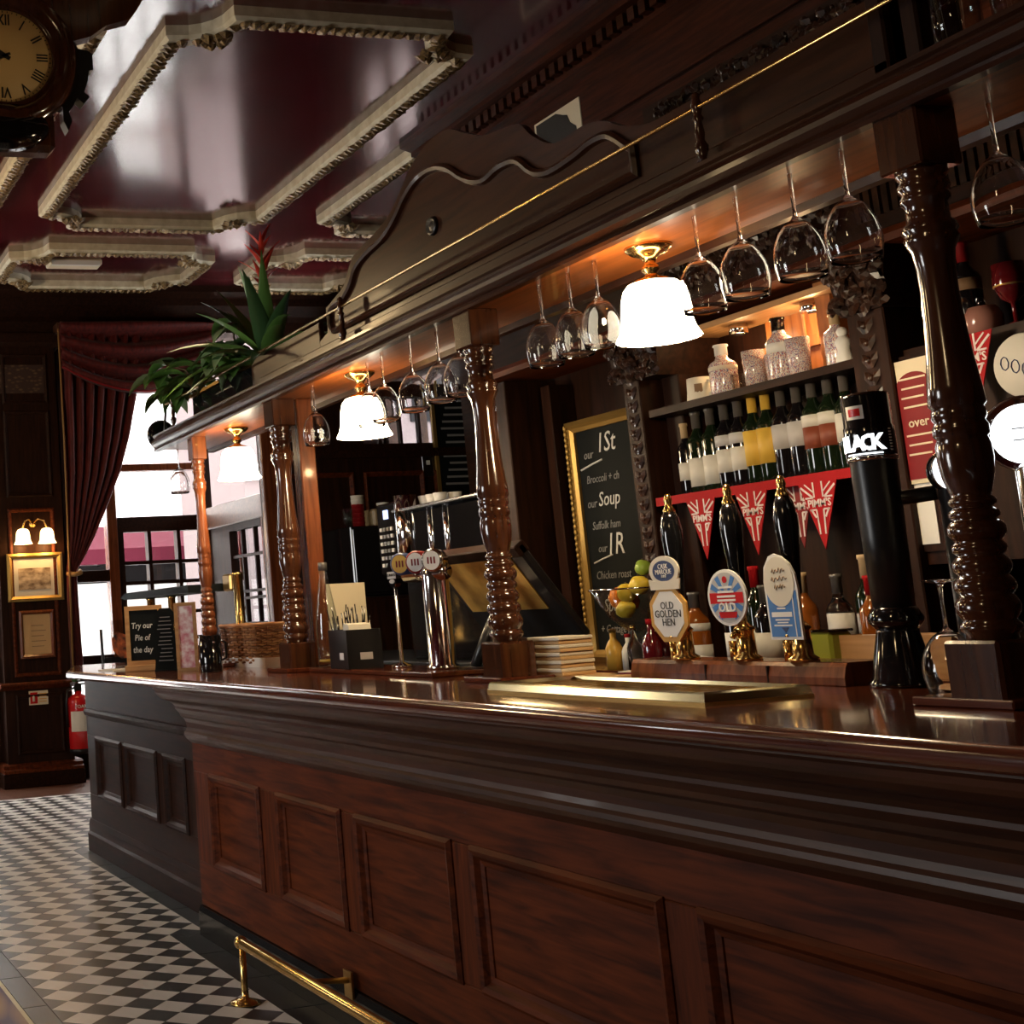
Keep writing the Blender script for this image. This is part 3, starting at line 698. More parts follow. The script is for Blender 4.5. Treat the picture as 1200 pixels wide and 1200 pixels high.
# gallery rod on turned spindles
rod = thing('gallery_rail', 'thin brass gallery rod on turned spindles along the canopy top', 'rail', (0, 0, CZ+0.086))
MB().tube([(-1.5, -2.265, 0.15), (6.9, -2.265, 0.15)], 0.0062, 8).build('rod', 'brass', rod)
sp = [(0.016, 0), (0.016, 0.012), (0.009, 0.022), (0.015, 0.04), (0.017, 0.052), (0.009, 0.066), (0.012, 0.085), (0.008, 0.112), (0.014, 0.122), (0.008, 0.132), (0.012, 0.142), (0.013, 0.158), (0.009, 0.172), (0.012, 0.182), (0.0, 0.192)]
for x in (2.62, 4.65, 6.76, 0.8):
    MB().lathe(sp, 12, (x, -2.265, 0)).build('spindle', 'post_wood', rod)

# ---- turned posts
def post_profile(k=1.0):
    P_ = [(0.040, 2.157), (0.046, 2.150), (0.047, 2.140), (0.040, 2.130), (0.046, 2.122), (0.047, 2.112), (0.040, 2.102), (0.045, 2.094), (0.045, 2.086), (0.038, 2.078), (0.039, 2.045), (0.048, 2.036), (0.050, 2.026), (0.045, 2.018), (0.049, 2.010), (0.046, 2.000), (0.038, 1.985), (0.034, 1.950), (0.033, 1.90), (0.036, 1.83), (0.041, 1.765), (0.047, 1.71), (0.0495, 1.676), (0.044, 1.669), (0.047, 1.660), (0.047, 1.650), (0.043, 1.643), (0.048, 1.632), (0.048, 1.616), (0.043, 1.610), (0.0475, 1.595), (0.048, 1.57), (0.044, 1.535), (0.036, 1.505)]
    z = 1.497
    for r, h in ((0.041, 0.022), (0.044, 0.022), (0.050, 0.036), (0.047, 0.028), (0.050, 0.036), (0.052, 0.034), (0.054, 0.044), (0.052, 0.026)):
        P_ += [(r-0.008, z), (r-0.001, z-h*0.3), (r, z-h*0.5), (r-0.001, z-h*0.7), (r-0.009, z-h)]; z -= h+0.002
    P_.append((0.044, 1.215))
    return [(r*k, zz) for r, zz in P_]
def turned_post(x, label, k=1.0, m='post_wood'):
    t = thing('turned_post', label, 'post', (x, -2.295, ZT), 0, 'turned posts carrying the bar canopy')
    pr = [(r, z-ZT) for r, z in post_profile(k)]
    MB().lathe(pr, 24).build('shaft', m, t)
    w = 0.052*k
    MB().box(-w, w, -w, w, 2.150-ZT, CZ-ZT+0.002).build('top_block', 'post_red' if m != 'post_wood' else 'post_wood', t, bevel=0.004)
    w = 0.060*k
    MB().box(-w, w, -w, w, 0.012, 1.225-ZT).build('base_block', m, t, bevel=0.006)
    MB().box(-0.11, 0.11, -0.115, 0.10, 0.0, 0.018).build('foot_board', 'top_wood', t, bevel=0.003)
    return t
turned_post(2.059, 'turned dark wooden canopy post next to the tall black beer font')
turned_post(3.753, 'turned wooden canopy post between the napkin stack and chrome beer tower')
turned_post(5.40, 'turned wooden canopy post beside the clear glass water bottle')
turned_post(6.50, 'slim turned wooden canopy post behind the black jug', 0.74, 'post_red')
tag(MB().box(5.36, 5.44, -2.435, -2.362, ZT+0.019, CZ).build('canopy_upright', 'post_red', bevel=0.004), 'square reddish upright behind the post by the water bottle', 'post')
# ---- lamps under the canopy
def pendant(x, y, label, power):
    t = thing('ceiling_lamp', label, 'lamp', (x, y, CZ), 0, 'glass shade lamps under the bar canopy')
    MB().lathe([(0.062, 0.0), (0.060, -0.008), (0.045, -0.020), (0.028, -0.026), (0.018, -0.034), (0.014, -0.046), (0.022, -0.056), (0.024, -0.066), (0.014, -0.076), (0.020, -0.084), (0.044, -0.092), (0.052, -0.100), (0.054, -0.112), (0.046, -0.112)], 24).build('brass_fitting', 'brass', t)
    n = 48; prof = [(0.045, -0.098), (0.064, -0.103), (0.077, -0.120), (0.084, -0.145), (0.087, -0.175), (0.089, -0.205), (0.094, -0.228), (0.103, -0.246), (0.107, -0.254)]
    b = MB(); vs = []
    for r, z in prof:
        for k in range(n):
            q = r*(1+0.018*(1 if k % 2 else -1)*(max(0, -z-0.14)/0.1))
            a = 2*PI*k/n; vs.append((q*math.cos(a), q*math.sin(a), z))
    b.add(vs, [(i*n+k, i*n+(k+1) % n, (i+1)*n+(k+1) % n, (i+1)*n+k) for i in range(len(prof)-1) for k in range(n)], True)
    b.build('glass_shade', 'glow_shade', t, recalc=False)
    l = bpy.data.lights.new('lamp_light', 'POINT'); l.energy = power; l.color = (1.0, 0.72, 0.40); l.shadow_soft_size = 0.04
    lo = bpy.data.objects.new('lamp_light', l); COL.objects.link(lo); lo.parent = t; lo.location = (0, 0, -0.275)
    front_fill = bpy.data.lights.new('lamp_light', 'POINT'); front_fill.energy = power*0.35; front_fill.color = (1.0, 0.72, 0.40); front_fill.shadow_soft_size = 0.03  # no second bulb: fill light added outside the shade to brighten its surroundings
    front_fill_o = bpy.data.objects.new('lamp_light', front_fill); COL.objects.link(front_fill_o); front_fill_o.parent = t; front_fill_o.location = (0.0, 0.125, -0.14)
    return t
pendant(3.0, -2.38, 'lit glass bell lamp hanging over the drip tray', 16)
pendant(4.77, -2.38, 'lit glass bell lamp hanging over the cutlery box and beer tower', 16)
pendant(6.2, -2.40, 'lit glass bell lamp hanging near the window end of the canopy', 16)
# ---- hanging wine glasses
def wine_glass_mesh(s=1.0, bowl=0.056, h=0.262, stem=0.125):
    # upside-down: foot at z=0 (top), rim at the bottom
    shp = [(0.30, 0.006), (0.52, 0.016), (0.72, 0.032), (0.88, 0.052), (0.97, 0.072), (1.0, 0.090), (0.985, 0.108), (0.93, 0.124)]
    o_ = [(0.0, 0.0), (0.036, -0.001), (0.038, -0.003), (0.030, -0.005), (0.010, -0.009), (0.0052, -0.018), (0.0042, -0.05), (0.0040, -stem*0.82), (0.0055, -stem*0.95), (0.010, -stem-0.001)]
    o_ += [(bowl*r, -stem-z) for r, z in shp]+[(bowl*0.88, -h)]
    i_ = [(bowl*0.88-0.0005, -h-0.0003), (bowl*0.88-0.0010, -h+0.0003)]+[(bowl*r-0.0012, -stem-z-0.0006) for r, z in shp[::-1]]+[(0.0, -stem-0.006)]
    return MB().lathe([(r*s, z*s) for r, z in o_+i_], 28)
g0 = wine_glass_mesh().build('wine_glass', 'glass')
tag(g0, 'clear wine glass hanging upside down under the bar canopy', 'wine glass', 'wine glasses hanging from the canopy')
gx = [2.26, 2.41, 2.585, 2.73, 3.14, 3.265, 3.41, 3.90, 4.03, 4.22, 4.44, 4.56, 5.06, 1.98, 1.62]
for k, x in enumerate(gx):
    o = g0 if k == 0 else g0.copy()
    if k: COL.objects.link(o)
    o['label'] = ('clear wine glass hanging between the drip tray lamp and post by the black font' if 2.2 < x < 2.8 else 'clear wine glass hanging between the napkin-stack post and the lamp over the drip tray' if 3 < x < 3.5 else 'clear wine glass hanging between the lamp over the cutlery box and the napkin-stack post' if 3.8 < x < 4.7 else 'clear wine glass hanging alone between the water-bottle post and a lit lamp' if x > 5 else 'clear wine glass hanging close against the post by the black beer font' if x > 1.9 else 'clear wine glass hanging past the post by the black font above the red goblet')
    o.location = (x, -2.31 if x > 2.0 else -2.40, CZ+0.017); o.rotation_euler = (0, 0, k)
# ================================================================== PLANTER AND PLANTS
pl = thing('planter_trough', 'long black planter trough with gilt band on the canopy top', 'planter', (0, 0, CZ+0.086))
MB().box(5.68, 6.68, -2.50, -2.35, 0.0, 0.150).build('trough', 'black_gloss', pl, bevel=0.004)
MB().box(5.68, 6.68, -2.352, -2.343, 0.018, 0.040).build('gilt_band', 'gold_frame', pl)
MB().box(5.66, 6.70, -2.51, -2.338, 0.150, 0.166).build('rim', 'brass_dull', pl)
bd_ = MB()
for k in range(36): bd_.ball((5.73+0.026*k, -2.343, 0.046), 0.009, seg=6)
bd_.build('beading', 'gold_frame', pl)
MB().box(5.70, 6.66, -2.49, -2.36, 0.12, 0.152).build('soil', 'stem_brown', pl)
def leaf_blade(b, base, d, L, w, droop, fold=0.25, n=7, taper=0.55):
    """arching strap or oval leaf from base along horizontal+up direction d"""
    d = Vector(d).normalized(); side = d.cross(Vector((0, 0, 1)))
    side = side.normalized() if side.length > 1e-3 else Vector((1, 0, 0))
    p = Vector(base); cur = d.copy(); vs = []; fs = []
    for i in range(n+1):
        t = i/n
        ww = w*(math.sin(PI*min(1, t**taper*0.98+0.02)))+0.0008
        up = side.cross(cur).normalized()
        vs += [p-side*ww+up*ww*fold, p-up*ww*0.15, p+side*ww+up*ww*fold]
        cur = (cur+Vector((0, 0, -droop/n))).normalized(); p = p+cur*L/n
    for i in range(n):
        a = i*3; fs += [(a, a+1, a+4, a+3), (a+1, a+2, a+5, a+4)]
    n0 = len(vs); th = 0.0012
    vs2 = [Vector(v)-Vector((0, 0, th)) for v in vs]
    b.add(vs, fs, True); b.add(vs2, [tuple(reversed(f_)) for f_ in fs], True)
ZP = CZ+0.086+0.15
rnd = random.Random(3)
br = thing('bromeliad_plant', 'red-flowered bromeliad with long green strap leaves in the trough', 'plant', (5.74, -2.41, ZP))
strap = [((-0.25, 0.1, 1.0), 0.42, 0.034, 0.25), ((0.5, 0.2, 0.8), 0.48, 0.03, 0.9), ((-0.9, 0.2, 0.7), 0.50, 0.034, 1.3), ((-1.0, -0.1, 0.5), 0.52, 0.034, 1.2), ((0.9, 0.3, 0.6), 0.50, 0.026, 1.5), ((0.8, 0.5, 0.45), 0.55, 0.022, 1.4), ((0.2, 0.9, 0.7), 0.40, 0.03, 1.3), ((-0.3, 0.9, 0.5), 0.38, 0.03, 1.4), ((-1, 0.6, 0.3), 0.45, 0.03, 1.1), ((0.4, -0.7, 0.8), 0.42, 0.03, 1.2), ((-0.4, -0.7, 0.8), 0.42, 0.03, 1.2), ((-0.05, 0.25, 1), 0.38, 0.035, 0.3), ((0.6, 0.7, 0.25), 0.36, 0.028, 1.2), ((-0.6, 0.4, 0.9), 0.46, 0.034, 0.8), ((0.7, 0.1, 0.9), 0.40, 0.034, 0.6), ((0.45, 0.2, 0.9), 0.42, 0.034, 0.6), ((-0.7, 0.1, 0.7), 0.42, 0.038, 0.9), ((-0.9, 0.25, 0.55), 0.42, 0.038, 1.0), ((0.95, 0.2, 0.5), 0.44, 0.028, 0.9), ((-0.4, 0.3, 0.9), 0.36, 0.038, 0.6), ((0.2, 0.5, 0.8), 0.34, 0.038, 1.0)]
for k, (d, L, w, dr) in enumerate(strap):
    b = MB(); leaf_blade(b, (0, 0, 0), d, L*1.25, w*1.25, dr*0.72); b.build('strap_leaf', ('leaf', 'leaf_dark', 'leaf')[k % 3], br, recalc=False)
MB().tube([(0, 0, 0), (-0.03, 0.01, 0.3), (-0.05, 0.02, 0.42)], 0.012, 8).build('flower_stem', 'bract_red', br)
for k in range(13):
    a = k*2.4; z = 0.34+0.018*k; b = MB()
    leaf_blade(b, (-0.045, 0.015, z), (0.8*math.cos(a), 0.8*math.sin(a), 0.9+0.06*k), 0.17-0.005*k, 0.013, 0.5, 0.3, 5); b.build('bract', 'bract_red', br, recalc=False)
def leafy(name, label, loc, spots, leafL, mats, seed):
    t = thing(name, label, 'plant', loc); rn = random.Random(seed); k = 0
    for (sx, sy, sz, n) in spots:
        MB().tube([(0, 0, -0.02), (sx*0.5, sy*0.5+0.02, sz*0.6+0.03), (sx, sy, sz)], [0.006, 0.005, 0.003], 6).build('stem', 'stem_brown', t)
        for q in range(n):
            a = q*2*PI/n+rn.uniform(-0.4, 0.4); u = rn.uniform(-0.2, 0.7); f_ = rn.uniform(0.35, 1.0)
            b = MB(); leaf_blade(b, (sx*f_, sy*f_, sz*f_+0.01), (math.cos(a), math.sin(a), u), leafL*rn.uniform(0.75, 1.2), leafL*rn.uniform(0.20, 0.27), rn.uniform(0.8, 1.7), 0.3, 6, 0.75)
            b.build('leaf', mats[k % len(mats)], t, recalc=False); k += 1
    return t
leafy('trailing_plant', 'bushy pale green broad-leaved plant beside the bromeliad', (6.05, -2.40, ZP), [(0.05, 0.10, 0.12, 10), (-0.10, 0.12, 0.14, 10), (0.18, 0.08, 0.20, 9), (-0.05, 0.05, 0.26, 8), (0.02, 0.16, 0.05, 10), (-0.18, 0.14, 0.05, 8), (0.30, 0.12, 0.10, 9)], 0.17, ['leaf', 'leaf_pale', 'leaf', 'leaf_dark', 'leaf_pale'], 5)
leafy('trailing_plant', 'green broad-leaved plant drooping off the window end of the trough', (6.55, -2.40, ZP), [(0.15, 0.08, 0.14, 8), (0.36, 0.10, 0.12, 9), (0.52, 0.10, 0.08, 9), (0.24, 0.12, 0.20, 7), (0.45, 0.12, 0.18, 7)], 0.21, ['leaf', 'leaf_pale', 'leaf'], 8)
gp = thing('grassy_plant', 'thin arching grassy plant tucked behind the broad leaves', 'plant', (6.35, -2.45, ZP))
for k in range(9):
    b = MB(); leaf_blade(b, (0, 0, 0), (0.8*math.cos(k*0.7), 0.6*math.sin(k*0.7), 0.9), 0.30+0.02*(k % 4), 0.010, 1.7, 0.2, 6); b.build('blade', 'leaf_dark', gp, recalc=False)
hb = thing('hanging_plaque', 'round dark plaque on an iron bracket at the canopy end', 'plaque', (7.06, -2.30, CZ+0.05))
MB().lathe([(0.0, 0.02), (0.05, 0.018), (0.075, 0.01), (0.085, 0), (0.08, -0.012), (0, -0.014)], 28, tf=Matrix.Translation((0.03, 0, 0.05)) @ Matrix.Rotation(R(-90), 4, 'Y')).build('disc', 'black_gloss', hb)
MB().tube([(0.0, -0.01, 0.0), (0.0, -0.015, 0.12), (0.01, -0.03, 0.22), (0.02, -0.04, 0.26)], [0.02, 0.008, 0.007, 0.014], 8).build('bracket', 'black_satin', hb)
o = wine_glass_mesh().build('wine_glass', 'glass'); o.location = (6.92, -2.33, CZ+0.017)
tag(o, 'clear wine glass hanging at the window end of the canopy', 'wine glass', 'wine glasses hanging from the canopy')

# ================================================================== CLOCK
ck = thing('wall_clock', 'round dark wood clock with cream dial and carved surround', 'clock', (4.05, -0.858, 3.17))
FX = Matrix.Rotation(R(-90), 4, 'Y')        # lathe axis towards the viewer (-X)
MB().lathe([(0.0, 0.02), (0.16, 0.02), (0.16, 0.0), (0, 0.0)], 48, tf=FX).build('dial', 'dial_cream', ck)
MB().lathe([(0.157, 0.0), (0.157, 0.028), (0.164, 0.034), (0.170, 0.028), (0.172, 0.03), (0.19, 0.05), (0.205, 0.058), (0.222, 0.052), (0.235, 0.036), (0.242, 0.01), (0.242, -0.06), (0.0, -0.06)], 48, tf=FX).build('bezel', 'post_wood', ck)
NUM = ['XII', 'I', 'II', 'III', 'IIII', 'V', 'VI', 'VII', 'VIII', 'IX', 'X', 'XI']
for k, s in enumerate(NUM):
    a = R(90-30*k); r = 0.122
    text(s, 0.052, 'ink', ck, (-0.0215, -r*math.cos(a), r*math.sin(a)), Euler((R(90), R(30*k) if True else 0, R(-90)), 'XYZ'), 'numeral', sx=0.75, bold=0.0006)
tk = MB()
for k in range(60):
    a = 2*PI*k/60; tk.box(-0.0215, -0.0205, -0.0012, 0.0012, 0.148, 0.154, tf=Matrix.Rotation(a, 4, 'X'))
tk.build('minute_track', 'ink', ck)
for a, L, w in ((R(-60), 0.075, 0.006), (R(-115), 0.11, 0.004)):
    MB().prism([(-w, -0.02), (w, -0.02), (w*1.6, L*0.6), (0, L), (-w*1.6, L*0.6)], 'x', -0.027, -0.024, tf=Matrix.Rotation(a, 4, 'X')).build('hand', 'ink', ck)
MB().lathe([(0.165, 0.0), (0.15, 0.03), (0.10, 0.05), (0.0, 0.055)], 24, tf=Matrix.Translation((-0.0, 0.02, -0.235)) @ Matrix.Diagonal((1, 1, 0.5, 1)) @ FX).build('lower_glass', 'black_gloss', ck)
MB().box(-0.01, 0.08, -0.16, 0.20, -0.31, -0.1).build('trunk', 'post_wood', ck, bevel=0.02)
outl = [(-0.23, 0.10), (-0.252, 0.05), (-0.285, 0.045), (-0.30, 0.035), (-0.30, -0.02), (-0.285, -0.025), (-0.28, -0.06), (-0.27, -0.085), (-0.265, -0.10), (-0.283, -0.115), (-0.262, -0.14), (-0.24, -0.12), (-0.225, -0.15), (-0.21, -0.17), (-0.22, -0.20), (-0.205, -0.235), (-0.19, -0.20), (-0.19, -0.16), (-0.17, -0.12)]
for sgn in (1, -1):
    MB().prism([(y*sgn, z) for y, z in outl], 'x', 0.0, 0.05).build('carved_ear', 'black_satin', ck)
MB().prism([(-0.24, 0.08), (-0.30, 0.10), (-0.36, 0.145), (-0.44, 0.17), (-0.47, 0.21), (-0.50, 0.26), (-0.42, 0.34), (0.42, 0.34), (0.5, 0.26), (0.44, 0.17), (0.36, 0.145), (0.30, 0.10), (0.24, 0.08), (0, 0.12)], 'x', 0.01, 0.06).build('scroll_crest', 'post_wood', ck)
MB().box(0.06, 0.10, -0.05, 0.05, 0.2, CE-3.17).build('hanger', 'black_satin', ck)

# ================================================================== END WALL THINGS
def frame_x(name, label, y0, y1, z0, z1, w, fm, mm, img, imgm, x=11.74, cat='picture'):
    t = thing(name, label, cat, (x, (y0+y1)/2, z0))
    yc = (y0+y1)/2; b = MB()
    b.sweep_frame([(y0-yc, 0), (y1-yc, 0), (y1-yc, z1-z0), (y0-yc, z1-z0)], [(0, 0), (0, -0.03), (w*0.5, -0.04), (w, -0.022), (w, 0)], 'x'); b.build('frame', fm, t)
    MB().box(-0.012, 0, y0-yc+w*0.8, y1-yc-w*0.8, w*0.8, z1-z0-w*0.8).build('mount', mm, t)
    if img:
        a, c, d, e_ = img; MB().box(-0.015, -0.011, a-yc, c-yc, d-z0, e_-z0).build('print', imgm, t)
    return t
m, nt, b = mat('sepia_print', (0.3, 0.2, 0.1), 0.7)
c, f = ramp_noise(nt, 11, (0.10, 0.055, 0.03), (0.62, 0.50, 0.36), (1, 1, 1.6), 6); nt.links.new(c, b.inputs['Base Color'])
frame_x('framed_picture', 'gold framed sepia street print lit by the twin sconce', -2.80, -2.30, 1.58, 2.0, 0.045, 'gold_frame', 'paper', (-2.69, -2.40, 1.68, 1.87), 'sepia_print')
nf = frame_x('framed_notice', 'dark wood framed pale notice under the gold framed print', -2.70, -2.385, 1.085, 1.50, 0.035, 'post_red', 'paper_beige', None, None)
for k in range(5): MB().box(-0.0145, -0.012, -0.06-0.02*(k % 2), 0.05, 0.10+0.045*k, 0.105+0.045*k).build('print_line', 'sepia', nf)
sc_ = thing('wall_sconce', 'twin brass wall sconce with two lit frosted shades', 'lamp', (11.74, -2.55, 2.10))
MB().lathe([(0, 0.02), (0.03, 0.015), (0.035, 0)], 14, tf=Matrix.Translation((0, 0, 0.16)) @ FX).build('wall_plate', 'brass_dull', sc_)
for s in (-1, 1):
    y = 0.108*s
    MB().tube([(0, 0, 0.16), (-0.05, y*0.4, 0.20), (-0.085, y*0.8, 0.18), (-0.09, y, 0.12)], 0.007, 8).build('arm', 'brass_dull', sc_)
    MB().lathe([(0.02, 0.115), (0.045, 0.105), (0.058, 0.08), (0.062, 0.05), (0.066, 0.01), (0.082, -0.022)], 24, (-0.09, y, 0)).build('shade', 'glow_sconce', sc_, recalc=False)
    l = bpy.data.lights.new('lamp_light', 'POINT'); l.energy = 3.0; l.color = (1, 0.55, 0.2); l.shadow_soft_size = 0.03
    lo = bpy.data.objects.new('lamp_light', l); COL.objects.link(lo); lo.parent = sc_; lo.location = (-0.09, y, -0.05)
fe = thing('fire_extinguisher', 'red fire extinguisher hung on the dark pilaster', 'fire extinguisher', (11.63, -2.86, 0.285))
MB().lathe([(0.0, 0), (0.085, 0.0), (0.097, 0.012), (0.097, 0.40), (0.088, 0.44), (0.05, 0.468), (0.03, 0.475), (0.03, 0.50), (0, 0.5)], 24).build('cylinder', 'red_paint', fe)
MB().lathe([(0.09, -0.03), (0.098, -0.005), (0.098, 0.012)], 24).build('base_ring', 'black_satin', fe)
MB().lathe([(0.0985, 0.16), (0.0985, 0.33)], 12, a0=R(120), a1=R(250)).build('label_panel', 'paper', fe)
MB().box(-0.02, 0.02, -0.03, 0.03, 0.49, 0.56).box(-0.015, 0.015, -0.10, 0.02, 0.55, 0.565).box(-0.015, 0.015, -0.09, 0.0, 0.575, 0.59).build('valve_handle', 'black_satin', fe)
MB().ball((-0.02, 0.03, 0.60), 0.028).build('tag_seal', 'leaf_dark', fe)
MB().tube([(0, 0.02, 0.53), (-0.03, 0.10, 0.51), (-0.03, 0.115, 0.40), (-0.02, 0.11, 0.2)], 0.011, 8).build('hose', 'black_satin', fe)
MB().box(0.06, 0.12, -0.03, 0.03, 0.3, 0.42).build('wall_bracket', 'black_satin', fe)
text('FOAM', 0.04, 'paper', fe, (-0.099, 0.0, 0.37), TO_X, bold=0.0005)
sg = thing('safety_sign', 'small cream and red extinguisher sign on the pilaster', 'sign', (11.733, -2.53, 0.745))
MB().box(-0.006, 0.006, -0.085, 0.085, -0.06, 0.06).build('plate', 'cream_card', sg, bevel=0.002)
MB().box(-0.008, -0.005, 0.01, 0.075, -0.048, 0.048).build('red_field', 'red_paint', sg)
MB().lathe([(0.0, 0), (0.012, 0), (0.012, 0.04), (0.005, 0.05), (0, 0.05)], 8, (-0.006, 0.045, -0.03)).build('pictogram', 'cream_card', sg)
for k in range(4): MB().box(-0.008, -0.005, -0.07, -0.005, 0.03-0.022*k, 0.038-0.022*k).build('print_line', 'badge_gold', sg)
# curtain and swag
def curtain():
    t = thing('window_curtain', 'heavy dark red velvet curtain tied back beside the street window', 'curtain', (11.6, -3.0, 0))
    key = [(4.05, -2.86, -3.62), (3.75, -2.86, -3.60), (3.39, -2.85, -3.54), (3.0, -2.85, -3.44), (2.68, -2.85, -3.33), (2.4, -2.84, -3.20), (2.13, -2.84, -3.07), (1.95, -2.83, -2.97), (1.83, -2.83, -2.90), (1.6, -2.82, -2.90), (1.2, -2.82, -2.91), (0.93, -2.82, -2.92)]
    n = 60; vs = []; fs = []
    for i, (z, a, c) in enumerate(key):
        w = abs(c-a)
        for k in range(n+1):
            s = k/n
            fold = 0.045*math.sin(s*2*PI*7+0.6*math.sin(z*2))*min(1, w/0.35)+0.012*math.sin(s*2*PI*17)
            vs.append((fold+(0.05 if z < 1.9 else 0), a+(c-a)*s+3.0, z))
    m_ = n+1
    fs = [(i*m_+k, i*m_+k+1, (i+1)*m_+k+1, (i+1)*m_+k) for i in range(len(key)-1) for k in range(n)]
    o = MB().add(vs, fs, True).build('drape', 'curtain_red', t, recalc=False)
    o.modifiers.new('solid', 'SOLIDIFY').thickness = 0.012
    MB().tube([(0.05, 0.17, 1.80), (-0.06, 0.13, 1.79), (-0.06, 0.08, 1.80), (0.05, 0.06, 1.82)], 0.02, 8).build('tie_back', 'gold_fringe', t)
    MB().tube([(-0.02, 0.16, 4.0), (-0.03, 0.16, 3.0), (-0.02, 0.17, 1.9), (0.0, 0.18, 1.0)], 0.010, 6).build('edge_fringe', 'gold_fringe', t)
    return t
curtain()
def swag():
    t = thing('curtain_swag', 'dark red draped swag across the top of the street window', 'curtain', (11.55, -3.55, 0))
    n, r = 40, 42; vs = []
    for i in range(r+1):
        u = i/r
        for k in range(n+1):
            s = k/n; y = 0.70-1.48*s
            dip = (1-(2*s-1)**2)
            ztop = 4.05; zb = 3.64-0.24*dip
            z = ztop+(zb-ztop)*u-0.10*dip*math.sin(u*PI)*0.6
            x = -0.075*math.sin(u*PI*7+1.5*s)*(0.35+0.65*dip)-0.06*u*dip
            vs.append((x, y, z))
    m_ = n+1
    fs = [(i*m_+k, i*m_+k+1, (i+1)*m_+k+1, (i+1)*m_+k) for i in range(r) for k in range(n)]
    o = MB().add(vs, fs, True).build('drape', 'curtain_red', t, recalc=False); o.modifiers.new('solid', 'SOLIDIFY').thickness = 0.012
    MB().tube([(-0.03-0.06*(1-(2*k/20-1)**2), 0.70-1.48*k/20, 3.64-0.24*(1-(2*k/20-1)**2)) for k in range(21)], 0.010, 6).build('edge_fringe', 'red_dark', t)
swag()
el = thing('emergency_light', 'small cream emergency light fixed to the red ceiling', 'light fitting', (10.85, -2.83, CE))
MB().box(-0.08, 0.08, -0.23, 0.23, -0.055, 0.0).build('housing', 'cream_card', el, bevel=0.01)
MB().box(-0.085, -0.06, -0.21, 0.21, -0.06, -0.02).build('diffuser', 'white_plastic', el)
# bench end seen by the sidelight
ch = thing('bar_stool', 'dark wooden stool back standing by the street window', 'stool', (11.2, -3.15, 0))
for y in (-0.15, 0.15):
    for x in (-0.15, 0.15): MB().tube([(x, y, 0), (x*0.8, y*0.8, 0.72)], 0.016, 8).build('leg', 'black_satin', ch)
MB().lathe([(0, 0.70), (0.17, 0.70), (0.18, 0.73), (0.17, 0.77), (0, 0.78)], 24).build('seat', 'black_satin', ch)
for y in (-0.12, 0.12): MB().tube([(0.14, y, 0.72), (0.18, y, 1.30)], 0.014, 8).build('back_post', 'black_satin', ch)
MB().box(0.165, 0.19, -0.13, 0.13, 1.0, 1.06).build('back_rail', 'black_satin', ch)
# ================================================================== BACK BAR
bb = thing('back_bar', 'carved dark wooden back bar with pilasters and shelves', 'back bar', (0, 0, 0))
BT = 1.09
MB().box(-1.5, 4.93, -3.46, -2.95, 0.0, BT-0.03).build('base_cabinet', 'dark_wood', bb)
MB().box(-1.5, 4.93, -3.46, -2.90, BT-0.03, BT).build('worktop', 'top_wood', bb, bevel=0.006)
for k in range(9): MB().box(-1.3+0.68*k, -0.68+0.68*k, -2.955, -2.935, 0.12, 0.98).build('cabinet_door', 'dark_wood_z', bb, bevel=0.006)
MB().box(-1.5, 5.01, -3.46, -3.37, BT, 2.75).build('back_panel', 'dark_wood_z', bb)
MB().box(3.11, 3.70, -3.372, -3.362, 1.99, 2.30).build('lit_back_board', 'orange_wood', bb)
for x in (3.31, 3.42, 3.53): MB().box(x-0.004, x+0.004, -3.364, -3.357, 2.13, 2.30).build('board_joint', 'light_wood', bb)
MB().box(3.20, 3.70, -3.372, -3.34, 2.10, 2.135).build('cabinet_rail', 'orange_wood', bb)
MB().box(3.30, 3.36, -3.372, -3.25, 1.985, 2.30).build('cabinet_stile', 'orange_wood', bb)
def pilaster(x0, x1, yf, z1, carved):
    MB().box(x0, x1, -3.37, yf, BT, z1).build('pilaster', 'dark_wood_z', bb, bevel=0.004)
    if carved:
        c = MB(); n = int((z1-BT-0.1)/0.05)
        for k in range(n):
            z = BT+0.07+0.05*k
            for s in (-1, 1):
                c.add(LEAF, LEAFF, False, Matrix.Translation(((x0+x1)/2+s*0.012, yf, z)) @ Matrix.Rotation(R(-90), 4, 'X') @ Matrix.Rotation(R(90+s*35), 4, 'Z') @ Matrix.Diagonal((0.055, 0.026, 0.012, 1)))
            c.ball(((x0+x1)/2, yf+0.004, z), 0.011, seg=6)
        o = c.build('carved_drop', 'carved_wood', bb, recalc=False); o['kind'] = 'stuff'
pilaster(4.93, 5.01, -3.12, 2.26, False); pilaster(4.81, 4.87, -3.25, 2.22, False)
pilaster(4.07, 4.16, -3.12, 2.26, True); pilaster(3.96, 4.05, -3.20, 2.26, False)
pilaster(2.97, 3.10, -3.10, 2.26, True); pilaster(1.2, 1.36, -3.10, 2.26, True)
def carve_cluster(name, x0, x1, z0, z1, y, n, s, seed, parent):
    rn = random.Random(seed); c = MB(); n = int(n*1.8); s = s*0.72
    for k in range(n):
        x = rn.uniform(x0, x1); z = rn.uniform(z0, z1)
        c.add(LEAF, LEAFF, False, Matrix.Translation((x, y+rn.uniform(0, 0.012), z)) @ Matrix.Rotation(R(-90), 4, 'X') @ Matrix.Rotation(rn.uniform(0, 6.28), 4, 'Z') @ Matrix.Diagonal((s*rn.uniform(0.7, 1.3), s*rn.uniform(0.4, 0.8), s*0.4, 1)))
        if k % 3 == 0: c.ball((rn.uniform(x0, x1), y+0.008, rn.uniform(z0, z1)), s*0.16, seg=6)
    o = c.build(name, 'carved_wood', parent, recalc=False); o['kind'] = 'stuff'; return o
